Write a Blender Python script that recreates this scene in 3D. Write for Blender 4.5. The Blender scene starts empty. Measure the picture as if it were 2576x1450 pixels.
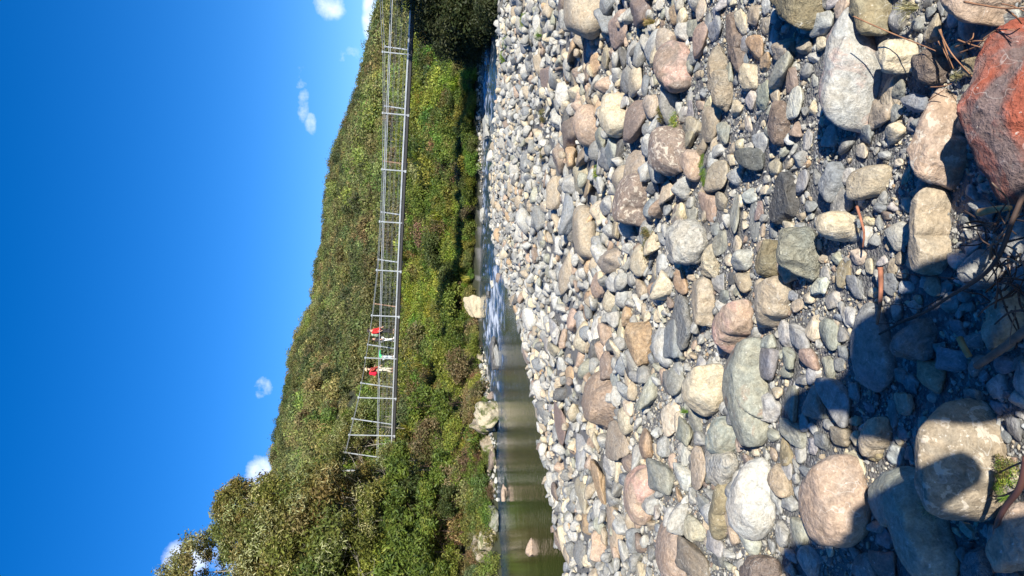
import bpy, bmesh, math, random
import numpy as np
from mathutils import Vector, Matrix, Quaternion
C = bpy.context.scene.collection
sc = bpy.context.scene
R_ = math.radians

# ------------------------------------------------------------------ camera (a phone held sideways: the top of the world is at the left of the frame)
FPX, CH = 1831.0, 1.6                     # focal length on a 2576 px wide frame, camera height above the gravel bar
PITCH = math.atan(148 / FPX)
cp, sp = math.cos(PITCH), math.sin(PITCH)
cam = bpy.data.objects.new('camera', bpy.data.cameras.new('camera'))
C.objects.link(cam)
cam.data.sensor_width = 36.0
cam.data.lens = 36.0 * FPX / 2576
cam.data.clip_end = 5000
cam.data.clip_start = 0.05
cam.matrix_world = Matrix(((0, 1, 0, 0), (-sp, 0, -cp, 0), (-cp, 0, sp, CH), (0, 0, 0, 1)))
sc.camera = cam
sc.view_settings.view_transform = 'Standard'
sc.view_settings.look = 'None'
sc.view_settings.gamma = 1
sc.view_settings.use_curve_mapping = False
sc.view_settings.exposure = 0.9

# ------------------------------------------------------------------ sun and sky
SUN_EL, SUN_AZ = R_(25.0), R_(20.5)
sun_to = Vector((math.sin(SUN_AZ) * math.cos(SUN_EL), -math.cos(SUN_AZ) * math.cos(SUN_EL), math.sin(SUN_EL)))
sun = bpy.data.objects.new('sun', bpy.data.lights.new('sun', 'SUN'))
C.objects.link(sun)
sun.data.energy = 4.9
sun.data.angle = R_(0.53)
sun.data.color = (1.0, 0.94, 0.84)
sun.rotation_euler = (-sun_to).to_track_quat('-Z', 'Y').to_euler()
sun.location = (8, -25, 20)

w = bpy.data.worlds.new('World'); sc.world = w; w.use_nodes = True
nt = w.node_tree; N = nt.nodes; L = nt.links
N.clear()
out = N.new('ShaderNodeOutputWorld'); bg = N.new('ShaderNodeBackground')
sky = N.new('ShaderNodeTexSky'); sky.sky_type = 'NISHITA'; sky.sun_disc = False
sky.sun_elevation = SUN_EL; sky.sun_rotation = math.pi - SUN_AZ
sky.altitude = 300; sky.air_density = 1.0; sky.dust_density = 0.15; sky.ozone_density = 5.0
bg.inputs['Strength'].default_value = 0.07
hs = N.new('ShaderNodeHueSaturation'); hs.inputs['Hue'].default_value = .511; hs.inputs['Saturation'].default_value = 1.30; hs.inputs['Value'].default_value = 1.30
L.new(sky.outputs[0], hs.inputs['Color'])
tc = N.new('ShaderNodeTexCoord')
def raydir(x, y):
    a = (x - 1288) / FPX; b = (725 - y) / FPX
    return Vector((b, cp - a * sp, -sp - a * cp))
# clouds: small cumulus at their bearings, each a soft mound broken up by noise
nz = N.new('ShaderNodeTexNoise'); nz.inputs['Scale'].default_value = 13; nz.inputs['Detail'].default_value = 7; nz.inputs['Roughness'].default_value = 0.62
L.new(tc.outputs['Generated'], nz.inputs['Vector'])
acc = None
def mth(op, a, b=None, clamp=False):
    m = N.new('ShaderNodeMath'); m.operation = op; m.use_clamp = clamp
    for i, v in enumerate((a, b)):
        if v is None: continue
        if isinstance(v, (int, float)): m.inputs[i].default_value = v
        else: L.new(v, m.inputs[i])
    return m.outputs[0]
CL = [(830, 5, 34, 34, .92), (930, 40, 16, 60, .8), (755, 185, 26, 38, .92), (765, 258, 16, 40, .78), (782, 305, 14, 30, .66), (880, 150, 25, 28, .55),
      (658, 978, 30, 38, 1.05), (600, 1110, 22, 20, .3), (575, 1150, 20, 22, .3), (655, 1195, 34, 44, 1.0), (470, 1403, 50, 44, 1.1), (600, 1400, 60, 45, .98), (690, 1120, 16, 30, .62), (905, 260, 14, 40, .8),
      (640, 1560, 60, 60, 1.0), (420, 1620, 50, 60, .9), (870, -150, 60, 70, 1.0), (760, -320, 70, 60, .9), (560, 1900, 60, 90, 1.0), (800, -600, 60, 90, 1.0)]
for (x, y, hx, hy, s) in CL:
    d = raydir(x, y).normalized()
    u = Vector((1, 0, 0)); u = (u - d * u.dot(d)).normalized(); v = d.cross(u)
    du = N.new('ShaderNodeVectorMath'); du.operation = 'DOT_PRODUCT'; L.new(tc.outputs['Generated'], du.inputs[0]); du.inputs[1].default_value = u / (hy / FPX)
    dv = N.new('ShaderNodeVectorMath'); dv.operation = 'DOT_PRODUCT'; L.new(tc.outputs['Generated'], dv.inputs[0]); dv.inputs[1].default_value = v / (hx / FPX)
    dw = N.new('ShaderNodeVectorMath'); dw.operation = 'DOT_PRODUCT'; L.new(tc.outputs['Generated'], dw.inputs[0]); dw.inputs[1].default_value = d
    r2 = mth('ADD', mth('MULTIPLY', du.outputs['Value'], du.outputs['Value']), mth('MULTIPLY', dv.outputs['Value'], dv.outputs['Value']))
    m = mth('MULTIPLY', mth('SUBTRACT', 1.15, mth('MULTIPLY', r2, .6), True), s)
    m = mth('MULTIPLY', m, mth('GREATER_THAN', dw.outputs['Value'], 0.0))
    acc = m if acc is None else mth('MAXIMUM', acc, m)
cl = mth('MULTIPLY', mth('SUBTRACT', mth('ADD', mth('MULTIPLY', nz.outputs['Fac'], 3.2), mth('MULTIPLY', acc, .95)), 2.05), 1.15, True)
cl = mth('MULTIPLY', cl, mth('MULTIPLY', acc, 2.2, True))
mx = N.new('ShaderNodeMixRGB'); L.new(cl, mx.inputs[0]); L.new(hs.outputs[0], mx.inputs[1]); mx.inputs[2].default_value = (9.5, 10.2, 11.6, 1)
L.new(mx.outputs[0], bg.inputs['Color']); L.new(bg.outputs[0], out.inputs['Surface'])

# ------------------------------------------------------------------ helpers
def tag(o, label=None, cat=None, group=None, kind=None):
    if label: o['label'] = label
    if cat: o['category'] = cat
    if group: o['group'] = group
    if kind: o['kind'] = kind
    return o
def link(name, me, mat=None, parent=None):
    o = bpy.data.objects.new(name, me); C.objects.link(o)
    if mat is not None and me is not None and len(me.materials) == 0: me.materials.append(mat)
    if parent is not None: o.parent = parent
    return o
def empty(name, loc=(0, 0, 0), rz=0):
    o = bpy.data.objects.new(name, None); C.objects.link(o); o.location = loc; o.rotation_euler = (0, 0, rz); o.empty_display_size = .1
    return o
def mesh(name, V, F, smooth=False):
    me = bpy.data.meshes.new(name); me.from_pydata([tuple(v) for v in V], [], [tuple(f) for f in F])
    if smooth: me.polygons.foreach_set('use_smooth', [True] * len(me.polygons))
    me.update(); return me
def fmesh(name, V, F, smooth=False):
    """fast mesh from numpy arrays; F is (n, k)"""
    V = np.asarray(V, 'f4'); F = np.asarray(F, 'i4'); n, k = F.shape
    me = bpy.data.meshes.new(name); me.vertices.add(len(V)); me.vertices.foreach_set('co', V.ravel())
    me.loops.add(n * k); me.loops.foreach_set('vertex_index', F.ravel())
    me.polygons.add(n); me.polygons.foreach_set('loop_start', np.arange(0, n * k, k, dtype='i4'))
    me.polygons.foreach_set('use_smooth', np.full(n, smooth)); me.update(calc_edges=True); return me
def P(x, y, z=0.0):
    """the point on the level z that the photograph shows at x, y (2576 px frame)"""
    d = raydir(x, y); t = (z - CH) / d.z
    return Vector((0, 0, CH)) + d * t
def PY(x, y, Y):
    d = raydir(x, y); t = Y / d.y
    return Vector((0, 0, CH)) + d * t
def proj(p):
    v = Vector(p) - Vector((0, 0, CH)); f = v.y * cp - v.z * sp; dn = -v.y * sp - v.z * cp
    return 1288 + FPX * dn / f, 725 - FPX * v.x / f
def vnoise(p, seed=0):
    """value noise in numpy, -1..1"""
    p = np.asarray(p, 'f8'); i = np.floor(p).astype('i8'); f = p - i; f = f * f * (3 - 2 * f)
    def h(a, b, c):
        n = (a * 73856093) ^ (b * 19349663) ^ (c * 83492791) ^ (seed * 2654435761)
        n = (n ^ (n >> 13)) * 1274126177; n = n ^ (n >> 16)
        return (n & 0xffff) / 32767.5 - 1
    x, y, z = i[..., 0], i[..., 1], i[..., 2]; fx, fy, fz = f[..., 0], f[..., 1], f[..., 2]
    r = 0
    for a in (0, 1):
        for b in (0, 1):
            for c in (0, 1):
                wgt = (fx if a else 1 - fx) * (fy if b else 1 - fy) * (fz if c else 1 - fz)
                r = r + wgt * h(x + a, y + b, z + c)
    return r
def fbm(p, o=4, seed=0, g=.5):
    r = 0; a = 1; p = np.asarray(p, 'f8')
    for k in range(o): r = r + a * vnoise(p * 2 ** k + 7.3 * k, seed + k); a *= g
    return r
def tube(pts, rad, n=6, cap=True):
    """a tapered tube through pts; returns V, F lists"""
    V, F = [], []; pts = [Vector(p) for p in pts]; m = len(pts)
    if not hasattr(rad, '__len__'): rad = [rad] * m
    prev = None
    for i, p in enumerate(pts):
        t = (pts[min(i + 1, m - 1)] - pts[max(i - 1, 0)]).normalized()
        a = prev if prev is not None else (Vector((0, 0, 1)) if abs(t.z) < .9 else Vector((1, 0, 0)))
        a = (a - t * a.dot(t)).normalized(); b = t.cross(a); prev = a
        for k in range(n):
            th = 2 * math.pi * k / n; V.append(p + (a * math.cos(th) + b * math.sin(th)) * rad[i])
    for i in range(m - 1):
        for k in range(n):
            k2 = (k + 1) % n; F.append((i * n + k, i * n + k2, (i + 1) * n + k2, (i + 1) * n + k))
    if cap: F.append(tuple(range(n - 1, -1, -1))); F.append(tuple((m - 1) * n + k for k in range(n)))
    return V, F
class MB:
    def __init__(s): s.V, s.F = [], []
    def add(s, VF):
        o = len(s.V); s.V += [tuple(v) for v in VF[0]]; s.F += [tuple(i + o for i in f) for f in VF[1]]; return s
    def bar(s, a, b, w, h, up=Vector((0, 0, 1))):
        a, b = Vector(a), Vector(b); t = (b - a).normalized(); u = (up - t * up.dot(t)); 
        if u.length < 1e-4: u = Vector((1, 0, 0)) - t * t.x
        u.normalize(); v = t.cross(u); V = []
        for p in (a, b):
            for (i, j) in ((-1, -1), (1, -1), (1, 1), (-1, 1)): V.append(p + v * (i * w / 2) + u * (j * h / 2))
        return s.add((V, [(0, 3, 2, 1), (4, 5, 6, 7), (0, 1, 5, 4), (1, 2, 6, 5), (2, 3, 7, 6), (3, 0, 4, 7)]))
    def build(s, name, mat, parent=None, smooth=False): return link(name, mesh(name, s.V, s.F, smooth), mat, parent)
def newmat(name):
    m = bpy.data.materials.new(name); m.use_nodes = True; t = m.node_tree
    return m, t.nodes, t.links, t.nodes['Principled BSDF']
def flat(name, col, rough=.7, metal=0.0, noise=.12, nscale=8):
    m, N, L, b = newmat(name); b.inputs['Roughness'].default_value = rough; b.inputs['Metallic'].default_value = metal
    t = N.new('ShaderNodeTexCoord'); n = N.new('ShaderNodeTexNoise'); n.inputs['Scale'].default_value = nscale; n.inputs['Detail'].default_value = 4
    L.new(t.outputs['Object'], n.inputs['Vector'])
    mp = N.new('ShaderNodeMapRange'); mp.inputs['From Min'].default_value = .3; mp.inputs['From Max'].default_value = .7
    mp.inputs['To Min'].default_value = 1 - noise; mp.inputs['To Max'].default_value = 1 + noise; L.new(n.outputs['Fac'], mp.inputs['Value'])
    v = N.new('ShaderNodeVectorMath'); v.operation = 'SCALE'; v.inputs[0].default_value = col[:3]; L.new(mp.outputs[0], v.inputs['Scale'])
    L.new(v.outputs[0], b.inputs['Base Color'])
    return m

# ------------------------------------------------------------------ terrain: gravel bar, river bed, far bank, forested hill
ZW = -0.35
def zwater(Y): 
    t = np.clip((np.asarray(Y, 'f8') - 27) / 9, 0, 1); return ZW + .2 * t * t * (3 - 2 * t)
def Pw(x, y):
    z = ZW
    for _ in range(6): p = P(x, y, z); z = float(zwater(p.y))
    return p
near_e = [Pw(*q) for q in [(1436, 1450), (1402, 1330), (1377, 1200), (1364, 1080), (1347, 1000), (1332, 910), (1318, 850), (1302, 790), (1287, 760), (1276, 715), (1252, 660),
                           (1240, 590), (1236, 500), (1240, 420), (1247, 330), (1252, 250), (1256, 180), (1258, 120)]]
far_e = [Pw(*q) for q in [(1262, 1450), (1257, 1380), (1252, 1270), (1249, 1080), (1244, 1040), (1236, 985), (1222, 930), (1213, 870), (1209, 800), (1208, 700), (1210, 600), (1213, 500), (1216, 400), (1217, 300), (1216, 200), (1215, 130)]]
river = [(-60, -30), (-22, 2), (-9, 9.0)] + [(p.x, p.y) for p in near_e] + [(24, 26), (45, 24), (90, 30)] + [(90, 62), (50, 56), (30, 50)] + [(p.x, p.y) for p in reversed(far_e)] + [(-22, 31), (-38, 24), (-80, 0)]
RV = np.array(river)
def sdist(X, Y):
    """distance to the river's edge, positive on land, and whether the land is on the far side"""
    X = np.asarray(X, 'f8'); Y = np.asarray(Y, 'f8'); d = np.full(X.shape, 1e9); ins = np.zeros(X.shape, bool)
    for i in range(len(RV)):
        a = RV[i]; b = RV[(i + 1) % len(RV)]; e = b - a
        t = np.clip(((X - a[0]) * e[0] + (Y - a[1]) * e[1]) / (e @ e), 0, 1)
        d = np.minimum(d, np.hypot(X - a[0] - t * e[0], Y - a[1] - t * e[1]))
        c = ((a[1] > Y) != (b[1] > Y)) & (X < (b[0] - a[0]) * (Y - a[1]) / (b[1] - a[1] + 1e-12) + a[0]); ins ^= c
    return np.where(ins, -d, d)
FE = RV[np.argsort(RV[:, 0])]
fx_ = [-80, -38, -22] + [p.x for p in far_e] + [30, 50, 90]; fy_ = [0, 24, 31] + [p.y for p in far_e] + [50, 56, 62]
nx_ = [-60, -22, -9] + [p.x for p in near_e] + [24, 45, 90]; ny_ = [-30, 2, 9] + [p.y for p in near_e] + [26, 24, 30]
def farside(X, Y): return Y > .5 * (np.interp(X, *zip(*sorted(zip(fx_, fy_)))) + np.interp(X, *zip(*sorted(zip(nx_, ny_)))))
ridge = [(-60, 985), (0, 972), (50, 958), (100, 944), (200, 928), (260, 904), (310, 884), (370, 852), (420, 838), (500, 828), (560, 828), (620, 818), (690, 803), (740, 788), (790, 762), (850, 738), (900, 725),
         (950, 715), (1010, 702), (1060, 692), (1100, 682), (1150, 680), (1200, 667), (1240, 652), (1350, 640), (1500, 640), (1700, 680), (2000, 760)]
YR = 240.0
rb = [(725 - y) / FPX for y, x in ridge][::-1]; rz = [PY(x, 725, YR).z - (2.0 if y < 700 else 4.5) for y, x in ridge][::-1]
def sst(t): t = np.clip(t, 0, 1); return t * t * (3 - 2 * t)
def ground(X, Y):
    X = np.asarray(X, 'f8'); Y = np.asarray(Y, 'f8'); d = sdist(X, Y); zw = zwater(Y)
    q = np.stack([X, Y, X * 0], -1)
    far = farside(X, Y) & (d > 0)
    zin = zw - np.minimum(.9, .04 + .45 * -np.minimum(d, 0))
    znear = zw + (0 - zw + .03 * fbm(q * .35, 3, 5)) * sst(d / (1.0 + .25 * np.clip(Y, 4, 60)) + .03) + .02 * fbm(q * 1.2, 2, 9)
    left = sst((-X - 10.0) / 6.0)
    bank = zw + .05 + np.minimum(d, 1.2) * .25 + (4.2 + left * 2.6) * sst(d / (17 - 5 * left)) + left * 3.5 * sst((d - 3) / 14) + .5 * fbm(q * .15, 3, 3) * sst(d / 3)
    b = np.where(Y > 25, X / np.maximum(Y, 25), X / 25)
    hr = (np.interp(b - .012, rb, rz) + np.interp(b, rb, rz) + np.interp(b + .012, rb, rz)) / 3
    t = np.clip((Y - 64) / (YR - 64), 0, 1)
    hill = (hr - 5) * (t ** 1.15) - 45 * sst((Y - YR - 8) / 180) + 2.2 * fbm(q * .03, 4, 8) * sst(t * 5) * (1 - .7 * t)
    tt = t ** 1.15; zfar = bank * (1 - tt) + tt * hr + np.where(Y > 64, - 45 * sst((Y - YR - 8) / 180) + 2.2 * fbm(q * .03, 4, 8) * sst(t * 5) * (1 - .7 * t), 0)
    return np.where(d <= 0, zin, np.where(far, zfar, znear))
def zg(x, y): return float(ground(np.array([x]), np.array([y]))[0])
def axis(lo, a, b, hi, st, g=1.12, mx=6):
    m = list(np.arange(a, b, st)); s = st; v = m[-1]; r = []
    while v < hi: s = min(s * g, mx); v += s; r.append(v)
    l = []; s = st; v = a
    while v > lo: s = min(s * g, mx); v -= s; l.append(v)
    return np.array(l[::-1] + m + r)
gx = axis(-420, -14, 18, 420, .16); gy = axis(-120, -1, 40, 520, .16)
GX, GY = np.meshgrid(gx, gy); GZ = ground(GX.ravel(), GY.ravel())
nx, ny = len(gx), len(gy); idx = np.arange(nx * ny).reshape(ny, nx)
gF = np.stack([idx[:-1, :-1], idx[:-1, 1:], idx[1:, 1:], idx[1:, :-1]], -1).reshape(-1, 4)
m, N, L, b = newmat('river_gravel_and_soil'); b.inputs['Roughness'].default_value = .95
t = N.new('ShaderNodeTexCoord'); geo = N.new('ShaderNodeAttribute'); geo.attribute_name = 'veg'
n1 = N.new('ShaderNodeTexVoronoi'); n1.inputs['Scale'].default_value = 70; L.new(t.outputs['Object'], n1.inputs['Vector'])
n2 = N.new('ShaderNodeTexNoise'); n2.inputs['Scale'].default_value = 1.3; n2.inputs['Detail'].default_value = 8; L.new(t.outputs['Object'], n2.inputs['Vector'])
n3 = N.new('ShaderNodeTexNoise'); n3.inputs['Scale'].default_value = 160; n3.inputs['Detail'].default_value = 3; L.new(t.outputs['Object'], n3.inputs['Vector'])
hsv = N.new('ShaderNodeSeparateColor'); L.new(n1.outputs['Color'], hsv.inputs[0])
cr = N.new('ShaderNodeValToRGB'); cr.color_ramp.elements[0].color = (.10, .10, .098, 1); cr.color_ramp.elements[1].color = (.42, .41, .38, 1); cr.color_ramp.elements[0].position = .15
e = cr.color_ramp.elements.new(.75); e.color = (.22, .218, .208, 1); L.new(hsv.outputs[0], cr.inputs[0])
sandm = N.new('ShaderNodeMixRGB'); sandm.inputs[2].default_value = (.21, .205, .19, 1); L.new(cr.outputs[0], sandm.inputs[1])
rmp = N.new('ShaderNodeMapRange'); rmp.inputs['From Min'].default_value = .42; rmp.inputs['From Max'].default_value = .6; L.new(n2.outputs['Fac'], rmp.inputs['Value']); L.new(rmp.outputs[0], sandm.inputs[0])
mul = N.new('ShaderNodeMixRGB'); mul.blend_type = 'MULTIPLY'; mul.inputs[0].default_value = .3; L.new(sandm.outputs[0], mul.inputs[1]); L.new(n3.outputs['Color'], mul.inputs[2])
soil = N.new('ShaderNodeMixRGB'); soil.inputs[2].default_value = (.035, .04, .018, 1); L.new(mul.outputs[0], soil.inputs[1]); L.new(geo.outputs['Fac'], soil.inputs[0])
L.new(soil.outputs[0], b.inputs['Base Color'])
bu = N.new('ShaderNodeBump'); bu.inputs['Strength'].default_value = .9; bu.inputs['Distance'].default_value = .012; 
inv = N.new('ShaderNodeMath'); inv.operation = 'MULTIPLY_ADD'; inv.inputs[1].default_value = -1.2; L.new(n1.outputs['Distance'], inv.inputs[0]); L.new(n3.outputs['Fac'], inv.inputs[2]); L.new(inv.outputs[0], bu.inputs['Height']); L.new(bu.outputs[0], b.inputs['Normal'])
gme = fmesh('gravel_bar_and_hills', np.stack([GX.ravel(), GY.ravel(), GZ], -1), gF, True); gme.materials.append(m)
vg = ((sdist(GX.ravel(), GY.ravel()) > .35) & farside(GX.ravel(), GY.ravel())).astype('f4'); vg = np.maximum(vg, ((sdist(GX.ravel(), GY.ravel()) > -.4) & (GX.ravel() < -2) & farside(GX.ravel(), GY.ravel())).astype('f4'))
at = gme.attributes.new('veg', 'FLOAT', 'POINT'); at.data.foreach_set('value', vg)
tag(link('ground', gme), 'grey gravel and sand of the river bar running back to the wooded hill', kind='structure')

# ------------------------------------------------------------------ river
wx = np.arange(-26, 30, .13); wy = np.arange(4, 60, .13); WX, WY = np.meshgrid(wx, wy); X, Y = WX.ravel(), WY.ravel()
d = sdist(X, Y); q = np.stack([X, Y, X * 0], -1)
def zone(x0, y0, rx, ry):
    c = Pw(x0, y0); return np.exp(-(((X - c.x) / rx) ** 2 + ((Y - c.y) / ry) ** 2))
rough = np.clip(sst((Y - 25.5 - .25 * (X + 3)) / 4), 0, 1)
white = 1.25 * zone(1240, 790, 1.9, 6.5) + .9 * zone(1252, 735, 1.3, 3.5) + 1.3 * zone(1247, 975, .9, 1.3) + .8 * zone(1225, 860, 1.4, 5) + .55 * zone(1220, 560, 3, 5) + .75 * zone(1220, 330, 3.5, 7) + .7 * zone(1222, 200, 3, 7)
stretch = q * np.array([1.1, 2.6, 1.0])
f = fbm(stretch * 1.3, 4, 21) * .5 + fbm(q * np.array([2.5, 5.0, 1]), 3, 31) * .45
foam = np.clip((f * 1.25 + white * .62 - .84) * 2.2, 0, 1) * .75 * (rough * .9 + .1 * (white > .6)) 
foam *= np.clip(.4 + .6 * (d < -.12), 0, 1)
Z = zwater(Y) + rough * .045 * fbm(q * np.array([1.5, .8, 1]), 3, 11) + foam * .05 * (1 + fbm(q * 5, 2, 44)) + .003 * fbm(q * 1.2, 2, 3)
inr = (d < .7)
ii = np.arange(len(X)).reshape(len(wy), len(wx)); wf = np.stack([ii[:-1, :-1], ii[:-1, 1:], ii[1:, 1:], ii[1:, :-1]], -1).reshape(-1, 4)
wf = wf[inr[wf].any(1)]; used = np.unique(wf); remap = np.zeros(len(X), 'i4'); remap[used] = np.arange(len(used))
wme = fmesh('river', np.stack([X, Y, Z], -1)[used], remap[wf], True)
at = wme.attributes.new('foam', 'FLOAT', 'POINT'); at.data.foreach_set('value', foam[used].astype('f4'))
at = wme.attributes.new('rough', 'FLOAT', 'POINT'); at.data.foreach_set('value', rough[used].astype('f4'))
rip = np.maximum(rough, .75 * sst((X + 7.5) / 4)); at = wme.attributes.new('rip', 'FLOAT', 'POINT'); at.data.foreach_set('value', rip[used].astype('f4'))
m, N, L, b = newmat('river_water')
fa = N.new('ShaderNodeAttribute'); fa.attribute_name = 'foam'; ra = N.new('ShaderNodeAttribute'); ra.attribute_name = 'rough'
t = N.new('ShaderNodeTexCoord'); mp = N.new('ShaderNodeMapping'); mp.inputs['Scale'].default_value = (1, .8, 1); L.new(t.outputs['Object'], mp.inputs[0])
n1 = N.new('ShaderNodeTexNoise'); n1.inputs['Scale'].default_value = 10; n1.inputs['Detail'].default_value = 3; L.new(mp.outputs[0], n1.inputs['Vector'])
n2 = N.new('ShaderNodeTexNoise'); n2.inputs['Scale'].default_value = 1.1; n2.inputs['Detail'].default_value = 2; L.new(mp.outputs[0], n2.inputs['Vector'])
bu = N.new('ShaderNodeBump'); bu.inputs['Distance'].default_value = .012; L.new(n1.outputs['Fac'], bu.inputs['Height'])
bs = N.new('ShaderNodeMath'); bs.operation = 'MULTIPLY_ADD'; bs.inputs[1].default_value = 1.3; bs.inputs[2].default_value = .4; rp = N.new('ShaderNodeAttribute'); rp.attribute_name = 'rip'; L.new(rp.outputs['Fac'], bs.inputs[0]); L.new(bs.outputs[0], bu.inputs['Strength'])
bu2 = N.new('ShaderNodeBump'); bu2.inputs['Distance'].default_value = .02; bu2.inputs['Strength'].default_value = .35; L.new(n2.outputs['Fac'], bu2.inputs['Height']); L.new(bu2.outputs[0], bu.inputs['Normal'])
L.new(bu.outputs[0], b.inputs['Normal'])
c0 = N.new('ShaderNodeMixRGB'); c0.inputs[1].default_value = (.013, .017, .006, 1); c0.inputs[2].default_value = (.016, .045, .085, 1); L.new(ra.outputs['Fac'], c0.inputs[0])
c1 = N.new('ShaderNodeMixRGB'); c1.inputs[2].default_value = (.75, .8, .84, 1); L.new(c0.outputs[0], c1.inputs[1]); L.new(fa.outputs['Fac'], c1.inputs[0]); L.new(c1.outputs[0], b.inputs['Base Color'])
rr = N.new('ShaderNodeMath'); rr.operation = 'MULTIPLY_ADD'; rr.inputs[1].default_value = .6; rr.inputs[2].default_value = .05; L.new(fa.outputs['Fac'], rr.inputs[0]); L.new(rr.outputs[0], b.inputs['Roughness'])
b.inputs['IOR'].default_value = 1.33
wme.materials.append(m)
tag(link('river_water', wme), 'clear dark green pool and white rapids of the river', kind='structure')

# ------------------------------------------------------------------ stones: material
def stone_mat(name, inst=False, second=None, patch=2.0, lichen=None, cover=.55, wrinkle=1.0):
    m, N, L, b = newmat(name); b.inputs['Roughness'].default_value = .88; b.inputs['Specular IOR Level'].default_value = .25
    t = N.new('ShaderNodeTexCoord'); oi = N.new('ShaderNodeObjectInfo')
    if inst:
        a = N.new('ShaderNodeAttribute'); a.attribute_type = 'INSTANCER'; a.attribute_name = 'scol'; base = a.outputs['Color']
        a2 = N.new('ShaderNodeAttribute'); a2.attribute_type = 'INSTANCER'; a2.attribute_name = 'ssz'; sz = a2.outputs['Fac']
    else:
        base = oi.outputs['Color']; sz = oi.outputs['Alpha']
    # pattern space: metres, shifted per stone
    ofs = N.new('ShaderNodeMath'); ofs.operation = 'MULTIPLY'; ofs.inputs[1].default_value = 57.0; L.new(oi.outputs['Random'], ofs.inputs[0])
    vec = t.outputs['Object']
    if True:
        vs = N.new('ShaderNodeVectorMath'); vs.operation = 'SCALE'; L.new(vec, vs.inputs[0]); L.new(sz, vs.inputs['Scale']); vec = vs.outputs[0]
    va = N.new('ShaderNodeVectorMath'); va.operation = 'ADD'; L.new(vec, va.inputs[0]); L.new(ofs.outputs[0], va.inputs[1]); vec = va.outputs[0]
    def noise(s, d, r=.55, dist=0, v=None):
        n = N.new('ShaderNodeTexNoise'); n.inputs['Scale'].default_value = s; n.inputs['Detail'].default_value = d; n.inputs['Roughness'].default_value = r; n.inputs['Distortion'].default_value = dist
        L.new(v or vec, n.inputs['Vector']); return n
    def rng(v, a, b_, c, d):
        r = N.new('ShaderNodeMapRange'); r.inputs['From Min'].default_value = a; r.inputs['From Max'].default_value = b_; r.inputs['To Min'].default_value = c; r.inputs['To Max'].default_value = d; L.new(v, r.inputs['Value']); return r.outputs[0]
    def mix(fac, a, c, mode='MIX'):
        x = N.new('ShaderNodeMixRGB'); x.blend_type = mode
        for i, v in ((0, fac), (1, a), (2, c)):
            if isinstance(v, float): x.inputs[i].default_value = v
            elif isinstance(v, tuple): x.inputs[i].default_value = (*v, 1)
            else: L.new(v, x.inputs[i])
        return x.outputs[0]
    big = noise(9, 6, .65, .6); fine = noise(120, 4, .7); mid = noise(34, 5, .6, .4)
    col = base
    if second:
        s = noise(patch, 6, .62, 1.2); col = mix(rng(s.outputs['Fac'], cover - .05, cover + .06, 0, 1), col, second)
    warm = mix(.5, col, (1.10, .99, .86), 'MULTIPLY'); cool = mix(.5, col, (.93, .98, 1.04), 'MULTIPLY')
    col = mix(rng(big.outputs['Fac'], .38, .62, 0, 1), warm, cool)
    k = N.new('ShaderNodeMath'); k.operation = 'MULTIPLY'; L.new(rng(mid.outputs['Fac'], .3, .7, .66, 1.3), k.inputs[0]); L.new(rng(fine.outputs['Fac'], .25, .75, .68, 1.28), k.inputs[1])
    sc_ = N.new('ShaderNodeVectorMath'); sc_.operation = 'SCALE'; L.new(col, sc_.inputs[0]); L.new(k.outputs[0], sc_.inputs['Scale']); col = sc_.outputs[0]
    # pale quartz veins on some stones
    vd = noise(6, 3, .5, 0); vv = N.new('ShaderNodeVectorMath'); vv.operation = 'MULTIPLY_ADD'; L.new(vd.outputs['Color'], vv.inputs[0]); vv.inputs[1].default_value = (.5, .5, .5); L.new(vec, vv.inputs[2])
    vo = N.new('ShaderNodeTexVoronoi'); vo.feature = 'DISTANCE_TO_EDGE'; vo.inputs['Scale'].default_value = 4.5; L.new(vv.outputs[0], vo.inputs['Vector'])
    vm = rng(vo.outputs['Distance'], .0, .012, 1, 0); gate = rng(noise(5, 3).outputs['Fac'], .48, .62, 0, .38)
    g = N.new('ShaderNodeMath'); g.operation = 'MULTIPLY'; L.new(vm, g.inputs[0]); L.new(gate, g.inputs[1])
    col = mix(g.outputs[0], col, (.62, .62, .58))
    # pits and pale crust
    sp_ = noise(60, 3, .6); col = mix(rng(sp_.outputs['Fac'], .66, .72, 0, .6), col, (.6, .58, .52))
    col = mix(rng(sp_.outputs['Fac'], .30, .25, 0, .55), col, (.06, .055, .05))
    if lichen:
        ln = noise(26, 5, .6, .5); col = mix(rng(ln.outputs['Fac'], lichen, lichen + .035, 0, .8), col, (.50, .44, .35))
    L.new(col, b.inputs['Base Color'])
    h = N.new('ShaderNodeMath'); h.operation = 'MULTIPLY_ADD'; h.inputs[1].default_value = 3.0; L.new(mid.outputs['Fac'], h.inputs[0]); L.new(fine.outputs['Fac'], h.inputs[2])
    bu = N.new('ShaderNodeBump'); bu.inputs['Strength'].default_value = .55 * wrinkle; bu.inputs['Distance'].default_value = .009; L.new(h.outputs[0], bu.inputs['Height']); L.new(bu.outputs[0], b.inputs['Normal'])
    return m
M_ST = stone_mat('river_stone'); M_STI = stone_mat('river_stone_scattered', inst=True)
M_LI = stone_mat('lichen_stone', lichen=.555); M_RU = stone_mat('rust_stone', second=(.17, .125, .115), patch=2.6, cover=.55, lichen=.68, wrinkle=1.8)
M_PR = stone_mat('red_edged_stone', second=(.45, .30, .24), patch=3.2, cover=.54); M_RR = stone_mat('rough_stone', wrinkle=2.2)
M_RS = stone_mat('rust_spot_stone', second=(.24, .17, .12), patch=5, cover=.57)
M_GN = stone_mat('banded_stone', second=(.24, .27, .24), patch=8, cover=.5)
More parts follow.
